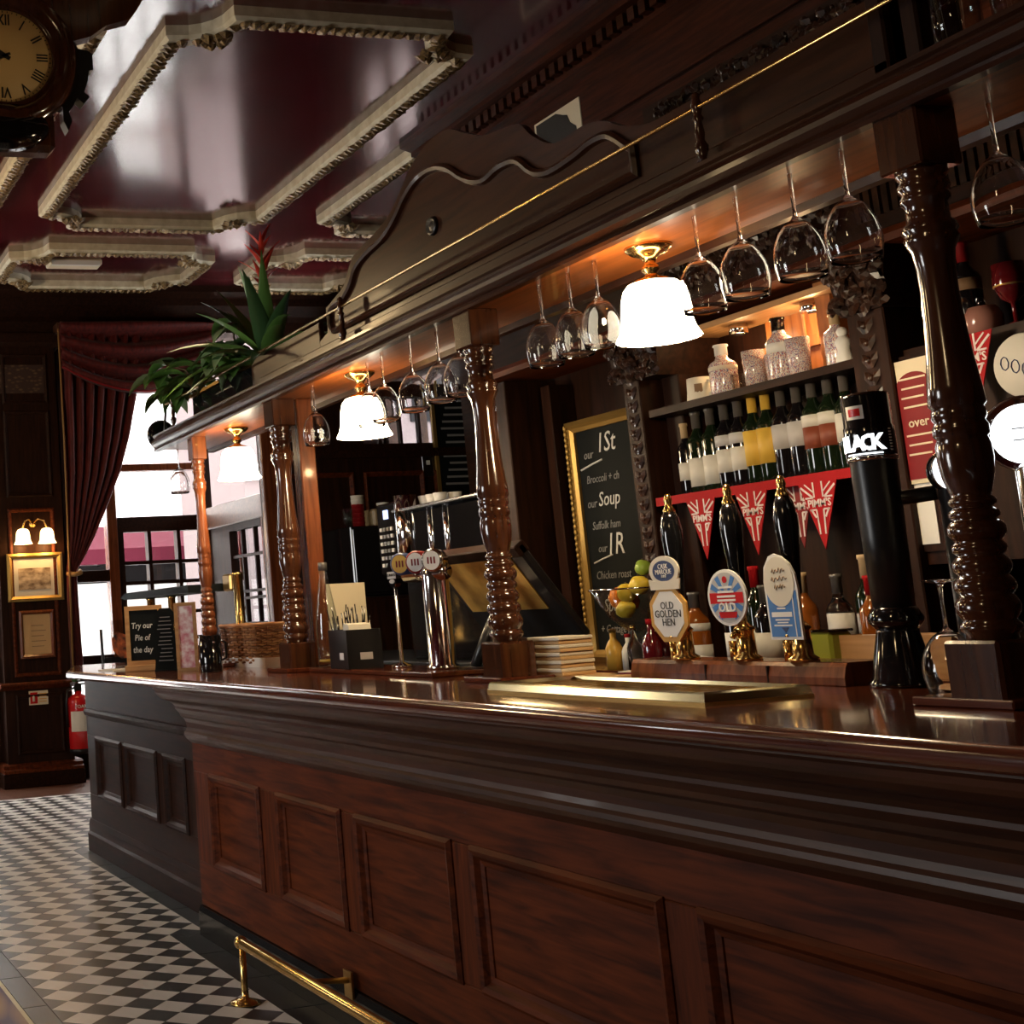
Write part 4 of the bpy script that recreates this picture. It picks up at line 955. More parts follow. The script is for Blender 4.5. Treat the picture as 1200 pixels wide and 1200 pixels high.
for x0, x1, yf in ((3.94, 4.20, -3.08), (2.94, 3.13, -3.06), (1.16, 1.40, -3.06)):
    MB().prism([(x0+0.02, 2.10), (x1-0.02, 2.10), (x1+0.02, 2.28), (x0-0.02, 2.28)], 'y', -3.37, yf-0.03).build('capital', 'dark_wood', bb)
    carve_cluster('carved_capital', x0, x1, 2.11, 2.27, yf-0.03, 60, 0.055, 4, bb)
MB().box(-1.5, 5.03, -3.46, -3.12, 2.28, 2.66).build('entablature', 'dark_wood', bb)
xprism('cornice', [(-3.46, 2.66), (-3.10, 2.66), (-3.07, 2.69), (-3.03, 2.70), (-3.03, 2.74), (-2.99, 2.77), (-2.99, 2.80), (-3.46, 2.82)], -1.5, 5.07, 'rail_wood', bb)
xprism('architrave', [(-3.46, 2.27), (-3.08, 2.27), (-3.075, 2.29), (-3.09, 2.31), (-3.12, 2.32), (-3.46, 2.32)], -1.5, 5.05, 'rail_wood', bb)
for k in range(30): MB().box(2.10+0.031*k, 2.12+0.031*k, -3.121, -3.108, 2.36, 2.50).build('flute', 'carved_wood', bb)
carve_cluster('carved_frieze', 3.12, 3.85, 2.36, 2.60, -3.12, 170, 0.06, 9, bb)
MB().box(2.4, 4.05, -3.30, -3.16, 2.82, 2.92).build('crest_rail', 'rail_wood', bb, bevel=0.006)
carve_cluster('carved_cresting', 2.45, 3.86, 2.94, 3.04, -3.17, 230, 0.06, 2, bb)
MB().box(2.4, 3.95, -3.22, -3.18, 2.90, 3.07).build('crest_board', 'dark_wood', bb)
MB().box(3.10, 4.02, -3.37, -3.11, 1.648, 1.668).build('wine_shelf', 'dark_wood', bb)
MB().box(3.10, 4.03, -3.112, -3.104, 1.643, 1.672).build('shelf_ribbon', 'red_flag', bb)
MB().box(3.10, 4.02, -3.37, -3.11, 1.955, 1.980).build('display_shelf', 'dark_wood', bb)
MB().box(3.10, 4.02, -3.37, -3.20, 2.225, 2.245).build('light_ledge', 'light_wood', bb)
MB().box(1.36, 3.04, -3.37, -3.15, 1.955, 1.975).build('dark_shelf', 'dark_wood', bb)
MB().box(1.36, 2.97, -3.37, -3.13, 1.38, 1.955).build('bay_panel', 'dark_wood_z', bb)
def spot(x, y, z, label, power):
    t = thing('spot_lamp', label, 'lamp', (x, y, z))
    MB().lathe([(0.0, 0.035), (0.03, 0.035), (0.032, 0.0), (0.026, 0.0), (0.024, 0.02), (0, 0.02)], 16).build('housing', 'chrome', t)
    MB().lathe([(0.0, 0.010), (0.022, 0.010)], 16).build('bulb_face', 'glow_cabinet', t, recalc=False)
    l = bpy.data.lights.new('lamp_light', 'POINT'); l.energy = power; l.color = (1, 0.66, 0.32); l.shadow_soft_size = 0.02
    lo = bpy.data.objects.new('lamp_light', l); COL.objects.link(lo); lo.parent = t; lo.location = (0, 0, -0.03)
spot(3.40, -3.27, 2.19, 'small round spotlight above the decorated bottles on the back bar', 3.2)
spot(3.72, -3.27, 2.19, 'small round spotlight above the white mug on the back bar', 1.2)
# chalkboard in its gilt frame
cb = thing('chalkboard_menu', 'tall gilt framed chalkboard menu on the back bar', 'chalkboard', (4.545, -3.30, BT))
MB().box(-0.20, 0.20, -0.02, 0.0, 0.02, 0.93).build('slate', 'slate', cb)
MB().sweep_frame([(-0.23, 0.0), (0.23, 0.0), (0.23, 0.96), (-0.23, 0.96)], [(0, -0.02), (0, 0.02), (0.018, 0.034), (0.03, 0.02), (0.045, 0.012), (0.045, -0.02)], 'y').build('gilt_frame', 'gold_frame', cb)
rope = MB()
for k in range(40):
    rope.ball((0.212, 0.03, 0.02+0.0235*k), 0.010, 0.008, 0.014, 6)
o = rope.build('rope_edge', 'gold_frame', cb); o['kind'] = 'stuff'
for s, x, z, h, m_ in (('our', 0.115, 0.815, 0.05, 'chalk_dim'), ('1St', 0.0, 0.85, 0.11, 'chalk'), ('Broccoli + ch', 0.04, 0.715, 0.045, 'chalk_dim'), ('our', 0.125, 0.62, 0.05, 'chalk_dim'), ('Soup', 0.015, 0.63, 0.08, 'chalk'), ('Suffolk ham', 0.05, 0.53, 0.045, 'chalk_dim'), ('our', 0.09, 0.44, 0.045, 'chalk_dim'), ('1R', 0.01, 0.45, 0.12, 'chalk'), ('Chicken roast', 0.04, 0.335, 0.045, 'chalk_dim'), ('Special', 0.04, 0.215, 0.07, 'chalk'), ('+ Cottage pie', 0.05, 0.125, 0.045, 'chalk_dim')):
    text(s, h, m_, cb, (x, 0.002, z), TO_Y, 'chalk_writing', shear=0.25, sx=0.85)
for z, x0, x1 in ((0.775, 0.03, 0.17), (0.40, 0.03, 0.15)): MB().tube([(x1, 0.002, z-0.015), ((x0+x1)/2, 0.002, z), (x0, 0.002, z+0.012)], 0.004, 6).build('underline', 'chalk', cb)

# ---- bottles
def bottle(x, y, z, h, r, body, cap, label, lz, group, lab2=None, shoulder=0.62, neck=0.30, label2=None, name='wine_bottle', cat='bottle'):
    t = thing(name, label, cat, (x, y, z), random.uniform(0, 6), group)
    n = neck*r*1.25
    pr = [(0, 0.0), (r*0.95, 0.0), (r, h*0.02), (r, h*shoulder), (r*0.9, h*(shoulder+0.05)), (r*0.55, h*(shoulder+0.11)), (n, h*(shoulder+0.16)), (n*0.95, h*0.97), (n*1.15, h*0.975), (n*1.1, h), (0, h)]
    MB().lathe(pr, 18).build('glass_body', body, t)
    if cap: MB().lathe([(n*1.08, h*0.80), (n*1.05, h*0.96), (n*1.28, h*0.97), (n*1.22, h*1.006), (0, h*1.008)], 14).build('capsule', cap, t)
    for (a, c, m_) in lz: MB().lathe([(r*1.012, h*a), (r*1.012, h*c)], 18).build('label', m_, t, recalc=False)
    return t
WZ = 1.668; G = 'wine bottles on the red-edged shelf'
wl = [(3.964, 0.030, 'wine_black', 'cork_tan', [(0.22, 0.46, 'label_white')], 'dark wine bottle with tan capsule at the chalkboard end of the shelf', 0.255),
      (3.899, 0.037, 'wine_green', 'capsule_grey', [(0.10, 0.44, 'label_white')], 'dark green wine bottle with broad off-white label', 0.285),
      (3.828, 0.037, 'wine_green', 'capsule_grey', [(0.10, 0.44, 'label_white')], 'dark green wine bottle with broad off-white label', 0.287),
      (3.759, 0.037, 'wine_black', 'capsule_grey', [(0.20, 0.46, 'label_white'), (0.50, 0.62, 'label_grey')], 'wine bottle with pale shield label and grey neck band', 0.295),
      (3.692, 0.037, 'wine_black', 'capsule_grey', [(0.20, 0.46, 'label_white'), (0.50, 0.62, 'label_grey')], 'wine bottle with pale shield label and grey neck band', 0.295),
      (3.627, 0.037, 'wine_green', 'label_yellow', [(0.22, 0.60, 'label_yellow')], 'wine bottle with yellow label and yellow capsule', 0.298),
      (3.567, 0.037, 'wine_green', 'label_yellow', [(0.22, 0.60, 'label_yellow')], 'wine bottle with yellow label and yellow capsule', 0.298),
      (3.500, 0.037, 'wine_black', 'capsule_grey', [(0.34, 0.60, 'label_grey')], 'wine bottle with plain grey label', 0.298),
      (3.434, 0.037, 'wine_black', 'capsule_grey', [(0.34, 0.60, 'label_grey')], 'wine bottle with plain grey label', 0.298),
      (3.371, 0.037, 'wine_green', 'capsule_grey', [(0.28, 0.50, 'label_red'), (0.50, 0.72*0.86, 'label_white')], 'wine bottle with rust lower label and cream upper label', 0.305),
      (3.306, 0.037, 'wine_green', 'capsule_grey', [(0.28, 0.50, 'label_red'), (0.50, 0.72*0.86, 'label_white')], 'wine bottle with rust lower label and cream upper label', 0.305),
      (3.243, 0.036, 'wine_green', 'capsule_grey', [(0.3, 0.58, 'label_white')], 'wine bottle with cream label against the carved pilaster', 0.300)]
for x, r, b_, c_, lz, lab, h in wl: bottle(x, -3.2, WZ, h, r, b_, c_, lab, lz, G)
UZ = 1.980
mg = thing('ceramic_mug', 'cream ceramic mug with brown crest on the display shelf', 'mug', (3.855, -3.2, UZ))
MB().lathe([(0, 0), (0.046, 0), (0.048, 0.004), (0.043, 0.04), (0.041, 0.085), (0.038, 0.085), (0.039, 0.01), (0, 0.008)], 24).build('body', 'paper', mg)
MB().tube([(-0.038, 0, 0.07), (-0.064, 0, 0.066), (-0.068, 0, 0.04), (-0.042, 0, 0.018)], 0.006, 8).build('handle', 'paper', mg)
MB().lathe([(0.0438, 0.03), (0.0425, 0.062)], 8, a0=R(115), a1=R(150)).build('crest_print', 'sepia', mg, recalc=False)
bottle(3.735, -3.2, UZ, 0.175, 0.045, 'printed_bottle', 'paper_white', 'short patterned stoneware bottle beside the cream mug', [(0.5, 0.58, 'paper')], None, shoulder=0.60, neck=0.34, name='patterned_bottle')
bottle(3.470, -3.2, UZ, 0.205, 0.042, 'printed_bottle', 'glass', 'tall patterned bottle with clear stopper under the spotlight', [(0.45, 0.6, 'paper_white')], None, shoulder=0.62, neck=0.36, name='patterned_bottle')
bottle(3.265, -3.22, UZ, 0.17, 0.036, 'printed_bottle', 'cork_tan', 'small patterned bottle beside the white figurine', [], None, name='patterned_bottle')
def tumbler(x, y, z, h, r, m_, label, group=None, up=True):
    t = MB().lathe([(0, 0), (r*0.86, 0), (r, h), (r-0.002, h), (r*0.84-0.002, 0.008), (0, 0.008)], 20).build('tumbler', m_)
    t.location = (x, y, z); return tag(t, label, 'glass', group)
tumbler(3.655, -3.19, UZ, 0.065, 0.028, 'clear_glass', 'small clear shot tumbler between patterned bottle and tall tumbler')
tumbler(3.592, -3.2, UZ, 0.125, 0.036, 'printed_bottle', 'tall patterned tumbler on the display shelf')
tumbler(3.525, -3.22, UZ, 0.10, 0.030, 'printed_bottle', 'short patterned tumbler beside the clear stoppered bottle')
tumbler(3.400, -3.2, UZ, 0.125, 0.036, 'printed_bottle', 'patterned tumbler beside the orange cabinet stile')
fg = thing('figurine', 'small white ceramic figurine at the carved pilaster end of the shelf', 'figurine', (3.222, -3.2, UZ))
MB().lathe([(0, 0), (0.024, 0), (0.026, 0.02), (0.018, 0.05), (0.024, 0.075), (0.012, 0.092), (0, 0.092)], 14).build('body', 'paper_white', fg)
MB().ball((0, 0, 0.105), 0.016).build('head', 'paper_white', fg)
# ---- bunting
def flag(x, w, h, y, label, lean=0.0, m_='red_flag'):
    t = thing('bunting_flag', label, 'flag', (x, y, 1.645), lean, 'red bunting flags')
    MB().prism([(-w/2, 0), (w/2, 0), (0.0, -h)], 'y', -0.0015, 0.0015).build('cloth', m_, t)
    def strip(p, q, wd):
        d = (Vector(q)-Vector(p)).normalized(); n = Vector((-d.y, d.x))*wd/2
        P_, Q_ = Vector(p), Vector(q)
        MB().prism([tuple(P_-n), tuple(Q_-n), tuple(Q_+n), tuple(P_+n)], 'y', 0.0015, 0.0026).build('white_stripe', 'flag_white', t)
    e = w/0.15
    for s in (-1, 1):
        strip((s*0.066*e, -0.012), (s*0.022*e, -0.046), 0.006); strip((s*0.050*e, -0.004), (s*0.016*e, -0.032), 0.004)
        strip((s*0.017*e, 0), (s*0.017*e, -0.046), 0.005); strip((s*0.014*e, -0.082), (s*0.010*e, -0.155), 0.005)
        strip((s*0.034*e, -0.080), (s*0.018*e, -0.105), 0.006); strip((s*0.052*e, -0.046), (s*0.022*e, -0.046), 0.005); strip((s*0.038*e, -0.082), (s*0.014*e, -0.082), 0.005)
    text("PIMM'S", 0.032, 'flag_white', t, (0, 0.0022, -0.064), TO_Y, bold=0.0006, sx=0.95)
flag(3.800, 0.140, 0.20, -3.10, "red PIMM'S bunting flag behind the cask ale pump handle")
flag(3.565, 0.140, 0.20, -3.10, "red PIMM'S bunting flag behind the round clip pump handle")
flag(3.415, 0.120, 0.19, -3.14, "darker red PIMM'S bunting flag set back behind its neighbour", m_='red_dark')
flag(3.290, 0.150, 0.20, -3.10, "red PIMM'S bunting flag next to the black beer font")
f2 = copy_tree([o for o in bpy.data.objects if o.name == 'bunting_flag'][0], None, (2.70, -3.08, 1.96), 0, "red PIMM'S bunting flag hanging beside the round painted sign", 'red bunting flags')
# ---- bottles and jars along the back counter
SP = [(3.42, -3.10, 0.27, 0.036, 'glass', 'capsule_blue', 'clear spirit bottle with blue capsule', [(0.15, 0.45, 'label_white')]),
      (3.36, -3.06, 0.29, 0.036, 'amber', 'cork_tan', 'amber spirit bottle with tan cap', [(0.15, 0.42, 'label_red')]),
      (3.27, -3.10, 0.28, 0.036, 'glass', 'capsule_grey', 'clear spirit bottle with white label', [(0.30, 0.60, 'label_white')]),
      (3.20, -3.14, 0.33, 0.036, 'wine_green', 'cork_tan', 'green bottle with tall tan cap near the font', [(0.2, 0.5, 'label_grey')]),
      (3.13, -3.08, 0.27, 0.036, 'amber', 'red_flag', 'amber bottle with red cap near the font', [(0.15, 0.4, 'label_white')]),
      (3.07, -3.12, 0.30, 0.036, 'wine_black', 'cork_tan', 'dark bottle with tan capsule beside the black font', [(0.2, 0.45, 'label_red')]),
      (3.83, -3.05, 0.25, 0.042, 'amber', 'capsule_grey', 'amber whisky bottle with cream label', [(0.12, 0.32, 'label_white'), (0.5, 0.6, 'label_white')]),
      (3.68, -3.08, 0.28, 0.038, 'wine_black', 'capsule_grey', 'dark squat bottle with white label behind the pump clips', [(0.15, 0.42, 'paper_white')]),
      (3.60, -3.10, 0.32, 0.036, 'wine_green', 'red_flag', 'green bottle with red capsule behind the pump clips', [(0.2, 0.42, 'label_white')]),
      (3.52, -3.06, 0.26, 0.038, 'wine_black', 'capsule_grey', 'black bottle with pale label between the pump clips', [(0.15, 0.45, 'label_white')])]
for x, y, h, r, b_, c_, lab, lz in SP: bottle(x, y, BT, h, r, b_, c_, lab, lz, 'bottles along the back counter', name='spirit_bottle')
def jar(x, y, h, r, liquid, label, lid):
    t = thing('juice_bottle', label, 'bottle', (x, y, BT), 0, 'small bottles by the fruit bowl')
    MB().lathe([(0, 0), (r, 0), (r, h*0.5), (r*0.75, h*0.62), (r*0.35, h*0.75), (r*0.38, h*0.95), (0, h*0.95)], 16).build('body', liquid, t)
    MB().lathe([(r*0.42, h*0.90), (r*0.42, h), (0, h)], 12).build('lid', lid, t)
jar(4.20, -2.99, 0.14, 0.030, 'juice', 'small stoppered bottle of orange juice beside the chalkboard', 'glass')
jar(4.13, -3.00, 0.12, 0.026, 'paper', 'small cream sauce bottle with red lid', 'red_flag')
jar(4.07, -2.98, 0.15, 0.026, 'glass', 'small clear bottle beside the cream sauce bottle', 'brass')
jar(3.975, -2.98, 0.17, 0.034, 'ruby_glass', 'small bottle of dark red syrup', 'red_flag')
MB_ = thing('syrup_jug', 'straight sided glass jug of red cordial by the fruit bowl', 'jug', (4.02, -3.06, BT))
MB().lathe([(0, 0), (0.036, 0), (0.04, 0.20), (0.037, 0.2), (0.034, 0.006), (0, 0.006)], 18).build('glass', 'clear_glass', MB_)
MB().lathe([(0, 0.008), (0.033, 0.008), (0.036, 0.17), (0, 0.17)], 18).build('cordial', 'ruby_glass', MB_)
gj = thing('lime_jar', 'square glass jar of yellow-green limes near the black font', 'jar', (3.205, -2.98, BT))
MB().box(-0.055, 0.055, -0.04, 0.04, 0, 0.12).build('contents', 'green_liquid', gj, bevel=0.008)
MB().box(-0.058, 0.058, -0.043, 0.043, 0.12, 0.128).build('lid', 'glass', gj, bevel=0.003)
bx_ = thing('wooden_box', 'low tan wooden box on the back counter behind the black font', 'box', (2.98, -3.02, BT))
MB().box(-0.20, 0.18, -0.05, -0.04, 0.03, 0.11).build('side', 'light_wood', bx_); MB().box(-0.20, 0.18, 0.04, 0.05, 0.03, 0.11).build('side', 'light_wood', bx_)
MB().box(-0.20, -0.19, -0.04, 0.04, 0.03, 0.11).build('end', 'light_wood', bx_); MB().box(0.17, 0.18, -0.04, 0.04, 0.03, 0.11).build('end', 'light_wood', bx_)
MB().box(-0.20, 0.18, -0.05, 0.05, 0.0, 0.03).build('bottom', 'light_wood', bx_)
wp = thing('price_card', 'long white card propped on the back counter behind the pumps', 'card', (3.62, -2.945, BT))
MB().prism([(-0.16, 0.0), (0.16, 0.0), (0.16, 0.055), (-0.16, 0.04)], 'y', -0.002, 0.002).build('card', 'paper_white', wp)
# ---- fruit bowl
fb = thing('fruit_bowl', 'conical glass fruit bowl with wire rim in front of the chalkboard', 'bowl', (4.09, -3.02, BT))
MB().lathe([(0.0, 0), (0.05, 0.0), (0.052, 0.006), (0.012, 0.014), (0.008, 0.05), (0.010, 0.10), (0.03, 0.125), (0.09, 0.175), (0.15, 0.275), (0.147, 0.275), (0.087, 0.178), (0.03, 0.130), (0, 0.126)], 28).build('glass_bowl', 'clear_glass', fb)
MB().tube([(0.15*math.cos(2*PI*k/24), 0.15*math.sin(2*PI*k/24), 0.276) for k in range(25)], 0.003, 6).build('wire_rim', 'chrome', fb)
FG = 'fruit in the glass bowl'
def fruit(nm, label, x, y, z, r, m_, k=1.0):
    t = thing(nm, label, 'fruit', (4.09+x, -3.02+y, BT+z), random.uniform(0, 6), FG)
    MB().lathe([(0, -r*k), (r*0.25, -r*k*0.97), (r*0.7, -r*0.75), (r, 0), (r*0.7, r*0.75), (r*0.25, r*k*0.97), (0, r*k)], 16, tf=Matrix.Rotation(R(70 if k > 1 else 0), 4, 'X')).build('skin', m_, t)
    MB().ball((0, 0, r*0.98), r*0.12, seg=6).build('stalk', 'stem_brown', t)
fruit('orange', 'bright orange resting at the side of the glass bowl', 0.062, 0.02, 0.245, 0.038, 'orange_fruit')
fruit('orange', 'small orange half hidden behind the other in the bowl', 0.085, -0.04, 0.232, 0.034, 'orange_fruit')
fruit('lemon', 'lemon low in the glass bowl', 0.02, 0.03, 0.205, 0.032, 'lemon', 1.25)
fruit('lemon', 'lemon in the middle of the glass bowl', 0.005, 0.03, 0.262, 0.034, 'lemon', 1.25)
fruit('lemon', 'lemon high on the pile under the lime', -0.055, 0.02, 0.285, 0.034, 'lemon', 1.25)
fruit('lime', 'green lime on top of the lemons', -0.06, 0.0, 0.345, 0.028, 'lime', 1.15)
# ---- notices and odd things on the dark bay
nb = thing('red_notice', 'tall cream notice with red arch and cream lettering', 'notice', (2.915, -3.112, 1.60))
MB().box(-0.07, 0.07, -0.006, 0.0, 0, 0.34).build('board', 'cream_card', nb)
arch = [(-0.06, 0.012), (0.06, 0.012), (0.06, 0.26)]+[(0.06*math.cos(R(a)), 0.26+0.045*math.sin(R(a))) for a in range(15, 180, 15)]+[(-0.06, 0.26)]
MB().prism(arch, 'y', 0.0, 0.002).build('red_arch', 'red_dark', nb)
text('over', 0.036, 'cream_card', nb, (0.0, 0.003, 0.165), TO_Y, bold=0.0004)
for k in range(9):
    if k not in (4, 5): MB().box(-0.04+0.006*(k % 3), 0.045-0.004*(k % 2), 0.002, 0.003, 0.285-0.026*k, 0.290-0.026*k).build('print_line', 'cream_card', nb)
mn = thing('menu_clipboard', 'dark clipboard with white sheets hanging below the red notice', 'clipboard', (2.955, -3.122, 1.415))
MB().box(-0.055, 0.055, -0.008, 0.0, 0, 0.27).build('board', 'dark_wood_z', mn); MB().box(-0.042, 0.046, 0.0, 0.003, 0.02, 0.25).build('sheet', 'paper_white', mn)
MB().lathe([(0, 0.0), (0.006, 0), (0.006, 0.012), (0, 0.012)], 8, (0.0, 0.004, 0.245)).build('clip', 'steel', mn)
pk = thing('pink_jar', 'round pink glass jar on the dark shelf beside the post by the black font', 'jar', (2.77, -3.22, 1.975))
MB().lathe([(0, 0), (0.032, 0), (0.046, 0.02), (0.047, 0.05), (0.036, 0.075), (0, 0.078)], 20).build('body', 'pink_glass', pk); MB().lathe([(0.012, 0.075), (0.010, 0.10), (0.0, 0.105)], 10).build('stopper', 'glass', pk)
rg = thing('ruby_goblet', 'ruby red glass goblet on the dark shelf', 'goblet', (2.66, -3.2, 1.975))
MB().lathe([(0, 0), (0.03, 0), (0.03, 0.004), (0.006, 0.012), (0.006, 0.06), (0.026, 0.075), (0.040, 0.11), (0.038, 0.165), (0.035, 0.165), (0.03, 0.09), (0, 0.075)], 20).build('cup', 'ruby_glass', rg); MB().lathe([(0.0405, 0.105), (0.0395, 0.112)], 20).build('band', 'gold_frame', rg, recalc=False)
bottle(2.83, -3.25, 1.975, 0.27, 0.036, 'wine_black', 'red_dark', 'old dark bottle with red foil standing on the dark shelf', [(0.5, 0.62, 'sepia')], None, name='old_bottle')
rs = thing('round_sign', 'round pink-white painted sign with purple script on the back bar', 'sign', (2.575, -3.10, 1.855))
MB().lathe([(0, 0.008), (0.078, 0.008), (0.082, 0.0), (0, 0.0)], 32, tf=Matrix.Rotation(R(-90), 4, 'X')).build('disc', 'label_white', rs)
for k in range(3): MB().tube([(0.045-0.028*k+0.011*math.cos(q*PI/4), 0.009, 0.012-0.012*k+0.017*math.sin(q*PI/4)) for q in range(9)], 0.0014, 5).build('script_loop', 'badge_navy', rs)
# ================================================================== THINGS ON THE COUNTER
dt = thing('drip_tray', 'shallow polished brass drip tray on the countertop', 'tray', (2.96, -2.125, ZT))
MB().box(-0.45, 0.43, -0.155, 0.13, 0.0, 0.006).build('base', 'brass_dull', dt)
MB().sweep_frame([(-0.45, -0.155), (0.43, -0.155), (0.43, 0.13), (-0.45, 0.13)], [(0.0, 0.0), (0.005, 0.023), (0.010, 0.027), (0.018, 0.027), (0.020, 0.018), (0.020, 0.0)], 'z').build('rim', 'brass_pale', dt)
for k in range(17): MB().box(-0.43+0.05*k, -0.405+0.05*k, -0.145, 0.12, 0.014, 0.018).build('grid_bar', 'brass_pale', dt)
pb = thing('pump_plinth', 'moulded wooden plinth board carrying the three beer pumps', 'plinth', (3.07, -2.58, ZT))
MB().prism([(-0.075, 0), (0.062, 0), (0.062, 0.02), (0.055, 0.045), (0.048, 0.056), (-0.075, 0.056)], 'x', -0.40, 0.40).build('board', 'post_red', pb, bevel=0.002)
for x in (-0.15, 0.08): MB().box(x-0.002, x+0.002, 0.05, 0.0635, 0.0, 0.045).build('joint', 'dark_wood_z', pb)
PZ = ZT+0.056
def pump(x, label):
    t = thing('beer_pump', label, 'beer pump', (x, -2.55, PZ), 0, 'hand-pulled beer pumps on the plinth')
    MB().lathe([(0.036, 0), (0.036, 0.008), (0.024, 0.016), (0.022, 0.075), (0.027, 0.082), (0.020, 0.09), (0.010, 0.10), (0.009, 0.16), (0, 0.16)], 20).build('brass_column', 'brass', t)
    MB().lathe([(0.009, 0.15), (0.016, 0.17), (0.017, 0.20), (0.022, 0.26), (0.029, 0.33), (0.029, 0.36), (0.023, 0.395), (0.014, 0.415), (0, 0.415)], 20).build('handle', 'black_gloss', t)
    MB().lathe([(0.0155, 0.405), (0.017, 0.415), (0.012, 0.425), (0.010, 0.435), (0.012, 0.442), (0.009, 0.455), (0.007, 0.462), (0, 0.464)], 16).build('ferrule', 'brass', t)
    MB().tube([(0, 0.0, 0.06), (0, 0.03, 0.075), (0.0, 0.04, 0.06)], 0.008, 8).build('spout', 'brass', t)
    MB().tube([(0.05, 0.0, 0.0), (0.05, 0.0, 0.05)], 0.010, 10).build('side_tap', 'brass', t)
    return t
def plate(poly, y0, y1, m_, t, name): return MB().prism(poly, 'y', y0, y1).build(name, m_, t)
def oval(rx, rz, cx=0, cz=0, n=32): return [(cx+rx*math.cos(2*PI*k/n), cz+rz*math.sin(2*PI*k/n)) for k in range(n)]
p1 = pump(3.26, 'beer pump with octagonal golden pump clip and oval topper')
cl = plate([(0.083*math.cos(R(22.5+45*k)), 0.127+0.083*math.sin(R(22.5+45*k))) for k in range(8)], 0.036, 0.042, 'badge_gold', p1, 'pump_clip')
plate([(0.068*math.cos(R(22.5+45*k)), 0.127+0.068*math.sin(R(22.5+45*k))) for k in range(8)], 0.042, 0.0435, 'paper_white', cl, 'clip_face')
for s, z in (('OLD', 0.150), ('GOLDEN', 0.127), ('HEN', 0.104)): text(s, 0.029, 'ink', cl, (0, 0.044, z), TO_Y, sx=0.95)
tp = plate(oval(0.062, 0.042, 0, 0.247), 0.036, 0.042, 'paper', p1, 'clip_topper')
plate(oval(0.046, 0.029, 0, 0.247), 0.042, 0.0432, 'badge_navy', tp, 'oval_face')
for s, z in (('CASK', 0.259), ('MARQUE', 0.244), ('***', 0.228)): text(s, 0.020, 'paper_white', tp, (0, 0.0436, z), TO_Y, sx=0.85)
plate([(-0.066, 0.225), (-0.060, 0.195), (0.060, 0.195), (0.066, 0.225), (0.04, 0.219), (-0.04, 0.219)], 0.041, 0.045, 'paper', p1, 'ribbon')
p2 = pump(3.02, 'beer pump with round red white and blue pump clip')
cl = plate(oval(0.072, 0.074, 0, 0.165), 0.036, 0.042, 'paper_white', p2, 'pump_clip')
plate(oval(0.064, 0.066, 0, 0.165), 0.042, 0.0428, 'label_grey', cl, 'clip_face')
for a in (30, 60, 120, 150, 210, 240, 300, 330):
    c_, s_ = math.cos(R(a)), math.sin(R(a)); n_ = (-s_*0.004, c_*0.004)
    plate([(c_*0.02-n_[0], 0.165+s_*0.02-n_[1]), (c_*0.062-n_[0]*2, 0.165+s_*0.062-n_[1]*2), (c_*0.062+n_[0]*2, 0.165+s_*0.062+n_[1]*2), (c_*0.02+n_[0], 0.165+s_*0.02+n_[1])], 0.0428, 0.0433, 'badge_blue', cl, 'ray')
plate([(-0.062, 0.150), (0.062, 0.150), (0.062, 0.178), (-0.062, 0.178)], 0.0433, 0.0440, 'red_paint', cl, 'red_bar')
plate([(-0.03, 0.112), (0.03, 0.112), (0.034, 0.128), (-0.034, 0.128)], 0.0433, 0.0440, 'red_paint', cl, 'red_scroll')
plate(oval(0.009, 0.009, 0, 0.212), 0.0433, 0.044, 'red_paint', cl, 'rose')
text('OLD', 0.032, 'paper_white', cl, (0, 0.0442, 0.139), TO_Y, bold=0.0008)
for z, w in ((0.192, 0.026), (0.180, 0.030), (0.168, 0.034), (0.158, 0.034)): plate([(-w, z-0.0028), (w, z-0.0028), (w, z+0.0028), (-w, z+0.0028)], 0.044, 0.0446, 'paper_white', cl, 'small_lettering')
p3 = pump(2.825, 'beer pump with tall cream and blue pump clip')
out3 = [(-0.054, 0.055), (0.054, 0.055), (0.056, 0.20), (0.050, 0.235), (0.030, 0.262), (0.012, 0.268), (-0.012, 0.260), (-0.036, 0.242), (-0.050, 0.215), (-0.055, 0.18)]
cl = plate(out3, 0.036, 0.042, 'paper_white', p3, 'pump_clip')
plate([(-0.048, 0.062), (0.048, 0.062), (0.049, 0.175), (-0.049, 0.175)], 0.042, 0.0428, 'badge_blue', cl, 'blue_field')
plate(oval(0.050, 0.062, 0.003, 0.198), 0.0428, 0.0438, 'paper', cl, 'cream_oval')
for z, w in ((0.222, 0.022), (0.202, 0.026), (0.182, 0.018)):      # illegible script on the cream oval
    MB().tube([(w-2*w*k/12, 0.0442, z+0.006*math.sin(k*2.1)+0.003*(k % 2)+0.004*k/12) for k in range(13)], 0.0013, 5).build('script', 'sepia', cl)
for z, w, h in ((0.132, 0.014, 0.002), (0.117, 0.034, 0.006), (0.104, 0.024, 0.002), (0.097, 0.018, 0.0015), (0.090, 0.030, 0.002)): plate([(-w+0.006, z-h), (w+0.006, z-h), (w+0.006, z+h), (-w+0.006, z+h)], 0.0428, 0.0434, 'paper_white', cl, 'small_lettering')
plate([(-0.037, 0.062), (-0.034, 0.062), (-0.034, 0.175), (-0.037, 0.175)], 0.0428, 0.0434, 'paper_white', cl, 'border_line')
plate([(-0.012, 0.085), (0.012, 0.085), (0.0, 0.072)], 0.0428, 0.0436, 'badge_navy', cl, 'emblem')
